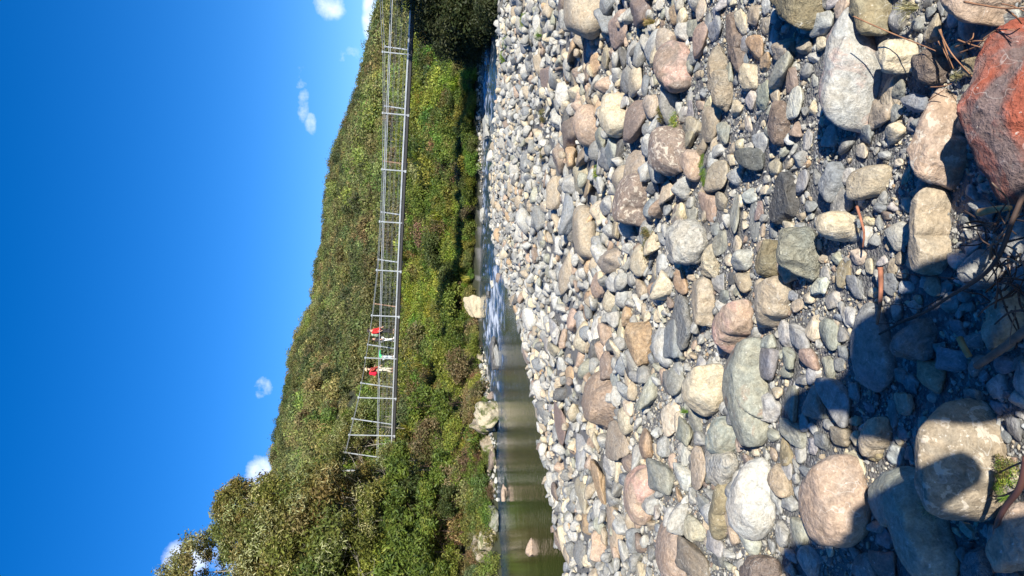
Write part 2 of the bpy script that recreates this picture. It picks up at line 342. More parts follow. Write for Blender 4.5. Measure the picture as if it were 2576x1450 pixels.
COL = dict(lg=(.40, .40, .38), gy=(.265, .27, .265), bl=(.235, .25, .265), wh=(.50, .49, .45), cr=(.52, .46, .345), tn=(.385, .33, .255), pk=(.44, .355, .295), br=(.25, .20, .17), dk=(.13, .13, .13),
           gn=(.31, .315, .265), ol=(.27, .235, .155), orr=(.45, .33, .215), rd=(.33, .095, .06))
CNAME = dict(lg='light grey', gy='grey', bl='blue grey', wh='whitish', cr='cream', tn='tan', pk='pinkish', br='brown', dk='dark grey', gn='greenish grey', ol='olive brown', orr='orange tan', rd='rust red')

# ------------------------------------------------------------------ stones: shapes
_ico = {}
def ico(s):
    if s not in _ico:
        bm = bmesh.new(); bmesh.ops.create_icosphere(bm, subdivisions=s, radius=1); bm.verts.ensure_lookup_table()
        _ico[s] = (np.array([v.co[:] for v in bm.verts]), np.array([[v.index for v in f.verts] for f in bm.faces])); bm.free()
    return _ico[s]
def body(seed, sub=3, p=9, spread=.22, planes=13, rough=.05):
    """a unit stone: a soft convex polyhedron of random faces with chips and dents"""
    r = np.random.RandomState(seed); D, F = ico(sub)
    n = r.normal(size=(planes, 3)); n /= np.linalg.norm(n, axis=1)[:, None]
    n = np.vstack([n, np.eye(3), -np.eye(3)]); h = np.concatenate([1 - spread * r.rand(planes), np.ones(6) * (1.0 + .12 * r.rand(6))])
    q = np.clip(D @ n.T, 0, None) / h; rad = (q ** p).sum(1) ** (-1 / p)
    rad *= 1 + rough * fbm(D * 1.7 + seed, 4, seed % 97) 
    V = D * rad[:, None]; V /= np.abs(V).max(0); return V, F
def stone_mesh(seed, sub, ang):
    V, F = body(seed, sub, 15 if ang else 7, .46 if ang else .30, 8 if ang else 11, .10 if ang else .06)
    return fmesh('stone', V, F, True)
pool_a = [stone_mesh(100 + i, 4, True) for i in range(14)]; pool_r = [stone_mesh(200 + i, 4, False) for i in range(14)]
for me in pool_a + pool_r: me.materials.append(M_ST)
def hero_mesh(outline, H, seed, ang=.35, dome=.72, sub=5, rough=.05):
    """outline on the ground (world x, y round its centre); thick, domed body through it"""
    r = np.random.RandomState(seed); D, F = ico(sub)
    O = np.array(outline); th = np.arctan2(O[:, 1], O[:, 0]); o = np.argsort(th); th = th[o]; rr = np.hypot(O[:, 0], O[:, 1])[o]
    g = np.linspace(-np.pi, np.pi, 361); rg = np.interp(g, np.r_[th - 2 * np.pi, th, th + 2 * np.pi], np.r_[rr, rr, rr])
    k = np.exp(-np.linspace(-2, 2, 13) ** 2); k /= k.sum(); rg = np.convolve(np.r_[rg[-7:-1], rg, rg[1:7]], k, 'valid')
    ph = np.arcsin(np.clip(D[:, 2], -1, 1)); az = np.arctan2(D[:, 1], D[:, 0]); R = np.interp(az, g, rg)
    n = r.normal(size=(9, 3)); n /= np.linalg.norm(n, axis=1)[:, None]; n[:, 2] = np.abs(n[:, 2]); h = 1 - .34 * r.rand(9)
    fac = ((np.clip(D @ n.T, 0, None) / h) ** 10).sum(1) + 1e-9; fac = np.minimum(1, fac ** (-.1)); fac = 1 - ang * (1 - fac)
    c = np.cos(ph) ** dome; s = np.sign(D[:, 2]) * np.abs(np.sin(ph)) ** (dome + .05)
    V = np.stack([np.cos(az) * R * c, np.sin(az) * R * c, s * H], -1) * fac[:, None]
    S = max(rr.mean(), .05)
    V *= (1 + rough * fbm(V / S * 1.1 + seed, 5, seed % 89, .55))[:, None]
    V += D * (.012 * S * fbm(V / S * 6 + seed, 3, 7))[:, None]
    tl = r.normal(size=2) * .12; V[:, 2] *= 1 + V[:, 0] / S * tl[0] * (V[:, 2] > 0) + V[:, 1] / S * tl[1] * (V[:, 2] > 0)
    return fmesh('stone', V, F, True)
COL = {k: (v[0] * .90, v[1] * .89, v[2] * .845) for k, v in COL.items()}; COL['pk'] = (.36, .275, .205)
T = dict(A=(3380, 0, 1.883), B=(3380, 760, 1.883), C=(3380, 1526, 1.883), D=(2690, 0, 1.883), E=(2690, 760, 1.883), F=(2690, 1526, 1.883), G=(1900, 0, 1.261), H=(1900, 1100, 1.2125))
def dxy(t, x, y): o = T[t]; return (o[0] + x / o[2]) * .63137, (o[1] + y / o[2]) * .63137
STONES = []     # dicts: obj, image xy, size, colour, desc
OCC = []        # occupied ellipses on the ground (x, y, a, b, yaw) or polygons for the scatter
def gpoint(x, y, lift):
    z = lift
    for _ in range(5):
        p = P(x, y, z); z = max(zg(p.x, p.y), float(zwater(p.y)) - .05) + lift
        if p.y > 60: break
    return P(x, y, z)
HEROES = [
 # tile, outline, colour, material, height, label, landmark phrase
 ('A', [(1318,200),(1240,270),(1170,380),(1125,500),(1105,640),(1075,710),(1020,820),(985,920),(930,980),(880,1080),(862,1180),(870,1290),(890,1370),(940,1431),(1000,1481),(1130,1511),(1318,1490),(1480,1400),(1560,1000),(1500,400),(1400,220)], 'rd', M_RU, .24, 'big rust red boulder with grey flanks at the right edge', 'rust red boulder'),
 ('A', [(700,700),(620,750),(590,830),(510,900),(500,1000),(520,1150),(540,1280),(590,1390),(640,1440),(700,1460),(760,1410),(800,1300),(860,1250),(870,1100),(800,1020),(790,900),(740,830),(720,740)], 'pk', M_LI, .13, 'pale pinkish boulder crusted with lichen directly left of the rust red boulder', 'lichen crusted pink boulder'),
 ('D', [(1310,130),(1170,220),(1080,310),(1055,420),(1060,600),(1075,760),(1090,900),(1140,1010),(1210,1070),(1318,1060),(1349,1020),(1419,900),(1469,770),(1514,600),(1519,480),(1449,400),(1399,290),(1339,140)], 'lg', M_PR, .16, 'largest smooth grey boulder with reddish upper edge in the upper right foreground', 'largest grey boulder'),
 ('A', [(40,-60),(260,-60),(300,100),(295,260),(200,312),(150,270),(110,200),(50,110),(20,20)], 'ol', M_ST, .12, 'tan brown boulder cut by the top edge above the tip of the largest grey boulder', 'tan boulder at the top edge'),
 ('A', [(740,-90),(735,60),(780,140),(870,220),(990,235),(1060,240),(1120,170),(1180,80),(1240,20),(1260,-90)], 'pk', M_ST, .16, 'broad pinkish grey boulder at the top right edge under dry red twigs', 'pinkish boulder with dry twigs'),
 ('A', [(260,370),(330,325),(440,325),(500,370),(505,430),(450,510),(420,570),(320,600),(250,560),(240,470)], 'cr', M_ST, .11, 'cream boulder standing up with a thin shadow line across it', 'standing cream boulder'),
 ('A', [(670,320),(600,340),(510,440),(430,540),(440,620),(540,650),(700,620),(730,570),(765,530),(700,440)], 'br', M_RR, .09, 'brown grey wedge shaped stone between the cream boulder and the twigs', 'brown grey wedge stone'),
 ('B', [(600,20),(540,90),(495,180),(470,300),(445,420),(450,560),(480,630),(560,665),(650,650),(720,560),(750,450),(700,350),(695,180),(760,60),(700,-30)], 'tn', M_ST, .11, 'long tan boulder half in the shade left of the dark brambles', 'half shaded tan boulder'),
 ('B', [(100,860),(30,1000),(0,1130),(0,1330),(60,1450),(200,1500),(340,1440),(350,1250),(300,1150),(280,1050),(250,980),(150,850)], 'gy', M_ST, .07, 'large flat grey slab crossed by the curved edge of the shadow', 'flat grey slab in the shadow edge'),
 ('B', [(380,1010),(570,960),(640,1100),(630,1250),(520,1260),(440,1210),(370,1290),(310,1270),(300,1150),(330,1060)], 'gy', M_RR, .10, 'broken grey rock lying wholly in the shadow beside the flat slab', 'broken grey rock in shadow'),
 ('B', [(870,600),(900,500),(1000,450),(1080,480),(1110,600),(1060,720),(940,740),(870,680)], 'gy', M_ST, .08, 'grey stone striped by bramble shadows', 'bramble striped grey stone'),
 ('B', [(1130,750),(1240,750),(1340,900),(1340,1060),(1180,1130),(1060,1210),(1040,1150),(1060,950)], 'tn', M_ST, .08, 'dark tan slab in deep shadow under the bramble stems at the right edge', 'shaded slab under the brambles'),
 ('C', [(740,60),(860,80),(950,200),(1050,330),(1100,450),(1120,580),(1120,800),(1150,900),(1090,1000),(980,1020),(860,1010),(740,920),(600,800),(540,700),(560,560),(530,420),(520,280),(580,160),(650,90)], 'tn', M_LI, .22, 'huge rounded boulder with pale lichen patches half in shadow at the lower right', 'huge lichen spotted boulder'),
 ('C', [(90,700),(180,640),(300,570),(420,610),(560,640),(590,830),(700,1000),(720,1100),(800,1250),(820,1480),(500,1480),(400,1200),(330,1000),(270,1010),(200,1010),(130,880)], 'gn', M_ST, .13, 'large grey slab running down to the bottom edge into the shadow', 'grey slab at the bottom edge'),
 ('C', [(50,400),(80,320),(180,250),(300,260),(320,380),(290,440),(200,480),(130,535),(60,480)], 'tn', M_ST, .08, 'tan grey stone whose lower half alone is sunlit amid the shadow', 'half sunlit tan stone'),
 ('F', [(910,700),(950,630),(1100,580),(1250,500),(1318,500),(1359,650),(1409,860),(1449,950),(1449,1080),(1400,1170),(1300,1180),(1250,1185),(1150,1150),(1060,1060),(1000,950),(940,850),(905,800)], 'pk', M_ST, .18, 'large salmon tan boulder with flat sunlit face near the bottom', 'salmon tan boulder'),
 ('C', [(1210,930),(1318,860),(1450,900),(1450,1400),(1200,1400),(1205,1100)], 'pk', M_ST, .12, 'pinkish grey boulder cut by the right edge below the dark stem', 'pinkish boulder at the right edge'),
 ('C', [(840,1290),(880,1190),(960,1190),(1050,1230),(1060,1330),(1090,1450),(1060,1520),(880,1520)], 'bl', M_RR, .05, 'shaded flat grey stone at the bottom edge below the huge boulder', 'shaded flat stone at the bottom'),
 ('D', [(735,-70),(735,90),(790,180),(850,240),(940,265),(1040,260),(1060,200),(1100,60),(1090,-70)], 'ol', M_RR, .17, 'craggy brown boulder with ledges at the top edge above two stacked tan stones', 'craggy brown boulder'),
 ('D', [(745,810),(850,820),(855,950),(825,1110),(695,1080),(700,940)], 'br', M_RR, .07, 'brown block with straight sides left of the largest grey boulder', 'straight sided brown block'),
 ('D', [(370,120),(440,110),(460,240),(480,380),(545,490),(550,680),(500,620),(430,500),(400,360),(360,300)], 'br', M_RR, .05, 'long thin brown stone tapering downwards near the top', 'long thin brown stone'),
 ('D', [(250,420),(340,460),(350,560),(420,660),(425,800),(370,865),(320,780),(280,650),(220,520)], 'tn', M_RR, .10, 'long tan stone standing up with a black shadow along its left side', 'long upright tan stone'),
 ('D', [(45,1190),(150,1140),(190,1220),(190,1350),(140,1380),(80,1320)], 'pk', M_ST, .10, 'pink grey stone with a bright green plant growing against it', 'pink stone beside the green plant'),
 ('D', [(1100,1300),(1160,1200),(1240,1250),(1270,1380),(1235,1449),(1190,1540),(1080,1500)], 'bl', M_ST, .07, 'blue grey stone in the shadow just below the largest grey boulder', 'blue grey stone under the boulder'),
 ('E', [(-60,300),(20,255),(130,260),(200,310),(230,390),(180,480),(150,545),(30,560),(-70,540),(-90,420)], 'wh', M_RR, .19, 'pale grey block with ringed cracks casting a square black shadow', 'pale ringed block'),
 ('E', [(270,385),(300,430),(290,520),(325,600),(325,650),(270,660),(210,600),(185,530),(210,450)], 'cr', M_RR, .08, 'cream crescent stone right of the square black shadow', 'cream crescent stone'),
 ('E', [(100,680),(160,645),(240,650),(270,720),(290,850),(270,960),(245,1060),(180,1020),(120,930),(85,800)], 'tn', M_ST, .10, 'smooth grey tan oval boulder right of the rough grey slab', 'smooth grey tan oval'),
 ('E', [(540,800),(565,880),(575,980),(540,1080),(480,1100),(410,1140),(350,1210),(300,1130),(260,1050),(255,980),(300,940),(400,880),(470,830)], 'pk', M_PR, .14, 'pink and tan boulder with a pale rough face between two smooth boulders', 'pink faced boulder'),
 ('E', [(360,1190),(400,1150),(520,1120),(600,1080),(640,1100),(650,1180),(625,1300),(650,1430),(660,1522),(640,1642),(700,1742),(680,1862),(620,1907),(560,1882),(480,1812),(420,1672),(360,1542),(345,1292)], 'gn', M_RS, .15, 'very long olive grey boulder with dark moss dots and a brown rim', 'long olive grey boulder'),
 ('E', [(80,1449),(180,1340),(330,1270),(345,1300),(345,1442),(350,1492),(340,1562),(260,1652),(150,1642),(90,1572),(40,1502)], 'cr', M_ST, .17, 'smooth cream rounded triangular boulder with a black shadow under it', 'smooth cream triangular boulder'),
 ('E', [(640,600),(680,660),(830,640),(870,740),(830,860),(800,960),(740,980),(640,1035),(590,980),(580,850),(600,720)], 'tn', M_ST, .12, 'broad smooth tan grey boulder with a dark notch in its lower edge', 'notched tan grey boulder'),
 ('E', [(790,350),(800,450),(815,590),(760,660),(690,670),(670,580),(690,480),(740,400)], 'ol', M_RR, .13, 'olive tan wrinkled stone leaning on the notched tan grey boulder', 'wrinkled olive stone'),
 ('E', [(850,310),(1010,305),(1050,360),(1060,470),(1040,600),(1030,690),(960,695),(880,640),(820,540),(808,450),(800,370)], 'gn', M_RR, .15, 'big greenish grey boulder with a rough top right of the wrinkled olive stone', 'big greenish grey boulder'),
 ('E', [(1030,230),(1110,190),(1210,170),(1318,230),(1370,260),(1350,330),(1240,385),(1150,385),(1060,320),(1020,270)], 'cr', M_ST, .12, 'smooth cream boulder clipped by a round shadow at its top', 'smooth cream boulder'),
 ('E', [(700,120),(690,200),(860,220),(940,150),(900,0),(840,-150),(780,-100),(740,-20)], 'dk', M_RR, .06, 'purplish dark triangular slab set flat in the gravel', 'dark triangular slab'),
 ('E', [(-20,720),(60,780),(100,930),(140,1040),(110,1150),(60,1180),(-30,1060),(-60,900)], 'gy', M_RR, .06, 'rough flaky grey slab above the smooth grey tan oval', 'flaky grey slab'),
 ('F', [(560,525),(630,560),(665,640),(685,760),(710,880),(730,1000),(710,1090),(640,1115),(530,1100),(460,1040),(430,930),(405,750),(420,650),(480,570)], 'wh', M_ST, .17, 'big whitish oblong boulder with a bluish left face', 'big whitish oblong boulder'),
 ('F', [(390,720),(420,820),(425,880),(380,980),(350,1080),(300,1130),(250,1090),(240,980),(260,880),(310,790)], 'ol', M_ST, .09, 'smooth olive brown stone touching the left side of the big whitish boulder', 'smooth olive brown stone'),
 ('F', [(300,250),(400,250),(450,350),(460,450),(400,500),(330,510),(250,450),(220,380),(240,290)], 'gn', M_GN, .13, 'green and cream banded boulder with swirling layers', 'banded green boulder'),
 ('F', [(220,440),(300,500),(400,510),(470,580),(440,650),(400,700),(350,760),(300,785),(240,700),(220,580)], 'wh', M_RR, .09, 'pale cream angular stone just under the banded green boulder', 'pale angular stone'),
 ('F', [(480,1330),(560,1260),(680,1270),(780,1340),(790,1449),(750,1560),(440,1560)], 'br', M_RR, .12, 'coarse pinkish brown boulder at the bottom edge', 'coarse brown boulder'),
 ('G', [(490,40),(520,-20),(620,-20),(630,80),(610,180),(550,255),(520,230),(495,130)], 'tn', M_ST, .34, 'big grey tan boulder touching the top edge of the gravel bar', 'big grey tan boulder'),
 ('G', [(960,275),(1040,280),(1065,380),(1060,440),(1000,490),(950,500),(935,420),(940,330)], 'br', M_PR, .20, 'big purplish brown boulder with a pink shoulder', 'big purplish brown boulder'),
 ('G', [(650,570),(700,480),(720,560),(745,600),(740,650),(670,655)], 'cr', M_ST, .20, 'cream block beside a brown dome shaped boulder', 'cream block'),
 ('G', [(900,700),(930,655),(990,650),(1030,690),(1040,780),(1025,870),(980,895),(900,850),(890,780)], 'br', M_LI, .20, 'dark purplish boulder with large white lichen patches', 'white patched purple boulder'),
 ('G', [(745,1000),(800,900),(850,890),(850,960),(830,1060),(810,1150),(770,1150),(735,1080)], 'br', M_LI, .22, 'dome shaped dark brown boulder with a row of white dots', 'white dotted dome boulder'),
 ('G', [(470,1100),(500,1070),(560,1080),(580,1200),(590,1310),(530,1320),(490,1270),(465,1180)], 'tn', M_ST, .20, 'tan boulder with a pale vein and orange left flank', 'pale veined tan boulder'),
 ('G', [(510,640),(560,560),(600,570),(605,680),(590,740),(540,750)], 'pk', M_ST, .24, 'pinkish boulder leaning over a dark hollow', 'leaning pinkish boulder'),
 ('H', [(790,215),(835,250),(835,340),(815,430),(770,400),(735,360),(720,300),(750,240)], 'orr', M_RR, .16, 'ragged orange pink stone with broken white patches', 'ragged orange pink stone'),
 ('H', [(560,460),(600,440),(620,500),(665,530),(650,640),(640,715),(590,710),(540,660),(525,560)], 'pk', M_RR, .22, 'blocky salmon pink boulder with cracked face in mid bar', 'blocky salmon boulder'),
 ('H', [(740,930),(790,885),(845,900),(850,1000),(830,1100),(840,1160),(770,1140),(730,1060),(720,980)], 'pk', M_PR, .17, 'red and pink striped boulder with grey cobbles at its foot', 'red striped boulder'),
 ('H', [(850,1190),(900,1170),(950,1200),(1010,1280),(1010,1390),(900,1400),(850,1300)], 'pk', M_ST, .10, 'broad pale pink slab low among grey cobbles near the bottom', 'pale pink slab'),
]
random.seed(5)
for i, (t_, pl, cn, mt, H, lab, lm) in enumerate(HEROES):
    H *= .85 if cn == 'rd' else 1.12
    D = [dxy(t_, x, y) for x, y in pl]
    W = [gpoint(x, y, H * .12) for x, y in D]
    cx, cy = sum(p.x for p in W) / len(W), sum(p.y for p in W) / len(W)
    # where the view is grazing the far edge of the outline is the top of the stone: bring it back by the height seen
    ol = []
    for p in W:
        ol.append((p.x - cx, p.y - cy))
    Y0 = min(p[1] for p in ol); Y1 = max(p[1] for p in ol); cot = cy / CH; cut = min((Y1 - Y0) * .5, H * .72 * cot)
    ol = [(x, Y0 + (y - Y0) * (1 - cut / (Y1 - Y0))) for x, y in ol]
    my = sum(y for x, y in ol) / len(ol); ol = [(x, y - my) for x, y in ol]; cy += my
    g0 = max(zg(cx, cy), float(zwater(cy)) - .1)
    me = hero_mesh(ol, H * .62, 300 + i, ang=1.0 if mt in (M_RR, M_RU) else .7, sub=5 if cy < 7 else 4, rough=.12 if mt in (M_RR, M_RU) else .065); me.materials.append(mt)
    o = link('boulder' if H > .1 else 'stone', me); o.location = (cx, cy, g0 + H * .38)
    c = COL[cn]; o.color = (*[u * (.8 if mt is M_LI and cn == 'tn' else 1) for u in c], 1); tag(o, lab, 'boulder' if H > .1 else 'stone')
    dx, dy = sum(p[0] for p in D) / len(D), sum(p[1] for p in D) / len(D)
    STONES.append(dict(o=o, x=dx, y=dy, lm=lm)); OCC.append(('p', [(cx + a, cy + b_) for a, b_ in ol]))
ELL = dict(
A="632 228 62 88 tn,365 985 95 75 cr,880 915 72 100 gn,985 490 105 90 ol,535 770 80 70 bl,240 850 95 110 tn,372 835 42 70 gy,870 755 62 55 lg,705 75 28 55 gy,1220 155 95 55 lg,1100 330 80 90 tn,1090 560 35 70 gn,110 1140 50 65 cr,285 1170 70 34 lg,390 1225 32 30 cr,440 1320 24 75 tn,160 1350 150 125 tn,395 690 50 70 gn,480 930 35 60 gy,230 420 30 50 gy,275 355 30 22 tn,370 140 65 110 gy,770 750 48 50 bl,1000 780 45 60 ol,905 660 42 50 gy,530 170 45 60 gy,620 90 40 45 gy,330 700 60 150 tn,990 680 55 45 gy,150 1020 60 70 gy,850 560 50 50 lg,600 30 50 30 dk",
B="375 335 78 110 lg,450 110 38 60 lg,825 520 75 60 wh,730 620 52 50 dk,445 730 45 50 wh,320 720 55 92 bl,50 720 75 88 bl,185 770 50 38 cr,640 710 65 85 tn,760 840 75 75 gy,905 860 72 40 gy,500 870 80 55 lg,830 1035 85 65 bl,705 1190 50 55 gy,800 1265 92 92 bl,935 1110 75 68 gy,1190 1300 80 72 bl,1290 1275 40 72 bl,635 1405 105 115 tn,60 345 38 38 gy,150 230 42 35 cr,60 250 35 42 bl,290 195 38 45 br,75 500 52 60 cr,20 955 48 80 wh,325 560 36 60 tn,390 510 28 50 tn,160 560 40 60 cr,525 820 35 40 tn,400 1400 45 60 gy,480 1440 55 60 gy,570 690 30 50 lg,740 730 55 60 gy,1270 760 45 25 bl,880 210 45 40 gy,880 330 50 35 gy,230 240 30 60 gy,330 120 40 35 lg,260 520 35 40 wh,1010 1380 45 55 gy,1290 640 45 70 bl,420 620 40 35 tn,505 670 30 35 gy",
C="40 600 70 85 cr,195 550 80 52 ol,345 540 62 78 lg,435 180 70 100 tn,1190 785 45 42 lg,895 1100 55 50 cr,215 1065 55 50 gy,270 1160 60 72 bl,1190 400 45 50 bl,1260 350 60 90 gy,1045 240 32 32 bl,1120 190 45 52 bl,950 110 80 62 gy,480 600 50 28 lg,820 1120 25 35 cr,1040 1100 28 55 lg,290 1380 95 120 br,140 1360 80 110 gy,50 1270 45 50 bl,1190 90 45 35 gy,520 470 30 70 gy,1180 1390 45 60 bl,65 280 50 40 tn,170 200 38 42 bl,60 90 40 88 gy,480 20 52 65 bl,340 230 40 100 bl,1240 590 30 35 pk,430 1290 50 60 bl,1290 245 40 25 lg,460 520 40 60 gy,790 1200 25 35 gy",
D="1115 165 72 85 lg,1245 70 60 95 tn,810 385 75 80 tn,820 500 92 112 gn,750 670 45 118 cr,915 760 58 118 wh,655 1090 48 85 lg,570 750 55 85 lg,675 740 52 115 gn,500 175 62 95 cr,600 120 50 82 tn,400 540 42 90 gn,265 920 68 138 tn,120 1010 55 95 tn,375 1000 45 85 gn,120 835 28 75 gy,60 870 38 55 wh,190 800 28 48 tn,255 765 30 50 cr,335 1310 72 112 tn,205 1110 38 55 tn,600 1200 85 100 dk,750 1250 48 70 tn,500 1150 28 30 bl,335 1130 42 45 lg,1000 1050 40 80 lg,970 1350 50 82 lg,860 1235 28 36 cr,520 450 30 45 bl,515 340 36 55 lg,620 350 60 90 orr,690 480 42 70 orr,735 290 38 120 lg,685 190 36 62 tn,680 50 36 55 lg,970 350 72 55 tn,985 540 50 65 gy,875 620 42 95 br,1045 605 22 50 lg,190 300 62 115 pk,150 205 50 78 gn,55 135 50 85 cr,205 75 32 68 cr,310 110 35 65 bl,310 240 50 85 lg,250 180 26 70 gy,150 440 38 52 bl,300 410 45 46 lg,110 510 45 50 gn,180 560 28 34 cr,480 1090 38 45 cr,550 930 30 72 cr,1190 400 30 30 gy,680 1420 36 38 cr,900 500 35 45 lg,350 40 50 45 lg,30 40 50 70 lg,1060 1330 28 60 gy,690 1350 55 32 lg,440 20 40 30 cr,1200 20 40 40 lg,200 560 20 30 tn,1290 1330 50 60 lg,1140 20 50 70 gy",
E="255 120 50 118 pk,350 80 45 70 tn,455 180 44 158 gn,595 210 40 160 gy,640 150 30 68 br,1020 120 45 42 gy,950 205 34 33 tn,1022 190 30 28 lg,940 275 55 38 gy,850 275 48 50 cr,520 500 88 92 lg,470 400 40 65 cr,410 530 30 50 cr,345 380 42 100 gn,515 690 80 72 tn,340 700 45 75 lg,425 640 32 65 dk,360 800 42 50 gy,430 790 48 38 gy,735 300 36 55 bl,655 290 28 60 tn,1215 510 50 50 gn,1250 650 58 128 ol,1125 610 40 56 lg,1095 690 55 85 wh,1190 810 48 70 lg,1295 950 36 82 wh,1040 1050 55 108 cr,1170 1080 82 112 gn,1250 1085 45 60 gy,820 1070 60 100 lg,935 1090 80 100 lg,705 1120 62 58 lg,700 1310 85 120 gy,860 1250 72 78 gn,1010 1270 75 80 pk,915 870 50 55 tn,1015 810 45 46 cr,875 790 48 40 bl,1155 1340 52 90 gn,1040 1370 55 80 wh,1260 1210 40 60 bl,200 1290 58 52 lg,25 1370 40 88 lg,40 180 62 78 cr,135 180 40 75 gn,120 90 38 42 lg,40 680 52 92 orr,220 200 30 60 cr,560 40 50 56 lg,960 1410 60 42 gy,1080 410 36 50 gn,1260 80 72 128 gy,1230 1300 40 60 gy,650 440 50 60 tn,310 300 32 55 gy,620 620 30 30 gy,1130 30 50 30 gy",
F="175 640 60 150 tn,65 710 60 85 wh,60 520 38 72 wh,80 370 60 95 gn,20 280 35 90 cr,710 185 82 105 lg,770 70 48 42 cr,885 370 88 90 gn,790 720 95 92 pk,850 640 40 78 lg,740 390 52 52 gn,825 520 55 92 ol,685 550 32 55 lg,745 545 28 46 tn,940 510 40 85 lg,1040 475 44 62 lg,1225 145 112 155 gy,1035 160 90 130 gy,870 150 55 130 gn,1250 410 75 70 tn,150 280 50 80 gn,565 1190 148 80 wh,320 1215 60 80 lg,440 1150 66 76 tn,160 1340 90 130 br,330 1320 66 55 dk,20 1330 60 150 pk,150 1080 70 90 cr,220 930 40 90 gy,860 890 72 62 lg,785 915 32 48 lg,745 840 38 56 lg,800 1210 30 62 cr,935 1120 60 112 gn,1010 1330 95 145 lg,30 860 36 50 orr,410 1010 58 86 cr,1120 460 58 80 gy,485 460 36 72 tn,870 1290 46 46 lg,1150 310 45 35 gy,870 1400 50 50 gy,30 100 40 50 lg,100 170 40 50 wh,600 500 35 40 cr",
G="720 165 45 75 pk,640 110 26 42 cr,825 65 55 75 br,495 235 38 55 orr,650 290 30 70 tn,590 340 28 50 orr,940 205 56 62 tn,800 430 40 65 cr,905 390 25 40 cr,740 510 28 36 lg,800 610 55 98 br,875 540 40 60 tn,480 660 45 70 br,1080 640 40 55 tn,810 820 50 80 tn,690 790 46 70 lg,640 720 50 60 gn,420 800 60 80 br,480 790 45 66 orr,540 780 40 45 br,520 900 30 72 tn,575 900 26 88 orr,870 1060 48 56 bl,610 1060 42 50 cr,680 1310 68 60 tn,610 1200 30 45 tn,350 1050 32 36 cr,290 1110 35 52 bl,250 820 26 32 br,350 390 26 62 br,380 110 25 46 gn,700 1150 25 60 tn,540 520 28 32 cr,600 510 28 32 cr,1010 75 30 52 orr,715 290 30 50 gn,455 380 20 40 orr,395 600 30 40 lg,180 900 22 40 orr,340 780 18 30 tn,270 600 25 30 tn,155 420 25 40 tn,965 960 35 60 cr,1010 1110 40 70 tn,430 20 30 60 br,560 380 25 45 br,650 1030 30 50 lg,110 330 18 40 pk,210 290 22 35 pk,50 640 26 55 lg",
H="595 580 10 10 pk,590 60 45 72 pk,545 140 25 72 orr,790 60 30 45 tn,850 70 25 42 orr,460 220 36 60 pk,385 275 30 56 lg,380 365 40 36 tn,590 330 42 30 dk,590 990 40 86 orr,900 970 55 82 gn,690 790 52 90 tn,820 820 45 70 orr,645 910 42 52 lg,840 1080 50 50 lg,870 1140 38 30 lg,540 1200 36 46 orr,510 1050 36 72 tn,670 1230 45 100 pk,500 850 30 72 lg,410 740 26 108 br,365 655 20 46 wh,730 510 16 62 cr,680 525 26 62 lg,740 640 28 36 cr,965 510 46 62 gn,950 280 45 110 bl,930 700 40 88 cr,435 1120 26 46 tn,325 860 26 46 gy,380 1040 22 38 br,455 1370 28 36 gy,280 540 20 32 pk,250 400 26 46 tn,180 120 26 30 tn,300 640 20 50 tn,340 340 16 42 lg,700 270 25 60 cr,450 480 20 40 orr,560 370 20 35 gy,1000 860 28 50 wh,1060 570 40 60 lg",
)
STONE_DESC = {}
SHN = {'a': ('angular', 'blocky', 'chipped'), 'r': ('rounded', 'smooth', 'oval')}
rs = random.Random(11)
EXTRA = []      # traced stones past the three hundred largest: they join the scattered stones
ent = []
for t_ in 'ABCDEFGH':
    for s in ELL[t_].split(','):
        x, y, hx, hy, cn = s.split(); x, y, hx, hy = map(float, (x, y, hx, hy))
        if hx < 12: continue
        k = T[t_][2]; X0, Y0 = dxy(t_, x, y); ent.append((hx * hy * (.63137 / k) ** 2, X0, Y0, hx * .63137 / k, hy * .63137 / k, cn))
ent.sort(reverse=True)
for n_, (ar, X0, Y0, hx, hy, cn) in enumerate(ent):
    p = gpoint(X0, Y0, .02); dep = p.y / raydir(X0, Y0).y
    a = hy / FPX * dep; phi = math.atan2(CH, p.y); v = hx / FPX * dep
    c = min(.62 * a, .8 * v / math.cos(phi)) if p.y > 5 else min(.55 * a, .62 * v / math.cos(phi))
    b_ = math.sqrt(max(v * v - (c * .9 * math.cos(phi)) ** 2, (.25 * v) ** 2)) / math.sin(phi); b_ = max(min(b_, a * 1.7), a * .45)
    if b_ >= a * 1.69 or p.y > 6: c = max(c, min(.9 * a, v * .8))
    ang = rs.random() < (.75 if cn in ('lg', 'gy', 'bl', 'dk', 'orr', 'br', 'gn') else .3)
    p = gpoint(X0, Y0, c * .45); g0 = max(zg(p.x, p.y), float(zwater(p.y)) - .05)
    yaw = rs.choice((0, math.pi)) + rs.uniform(-.12, .12); q_ = rs.uniform(.88, 1.12)
    scl = (a * 1.12, b_ * 1.06, c * 1.1); rot = (rs.uniform(-.13, .13), rs.uniform(-.13, .13), yaw); loc = (p.x, p.y, g0 + c * .45)
    col = tuple(min(.7, u * q_ * rs.uniform(.96, 1.04)) for u in COL[cn]); vi = rs.randrange(14)
    OCC.append(('e', p.x, p.y, a, b_))
    if n_ < 280 - len(HEROES):
        o = link('stone', (pool_a if ang else pool_r)[vi]); o.scale = scl; o.rotation_euler = rot; o.location = loc; o.color = (*col, sum(scl) / 3)
        sh = 'a' if ang else 'r'; wd = rs.choice(SHN[sh]) if .6 < a / b_ < 1.6 else 'long ' + SHN[sh][0]
        STONES.append(dict(o=o, x=X0, y=Y0, d=(CNAME[cn], wd)))
    else: EXTRA.append((loc, scl, rot, col, vi + (0 if ang else 14)))

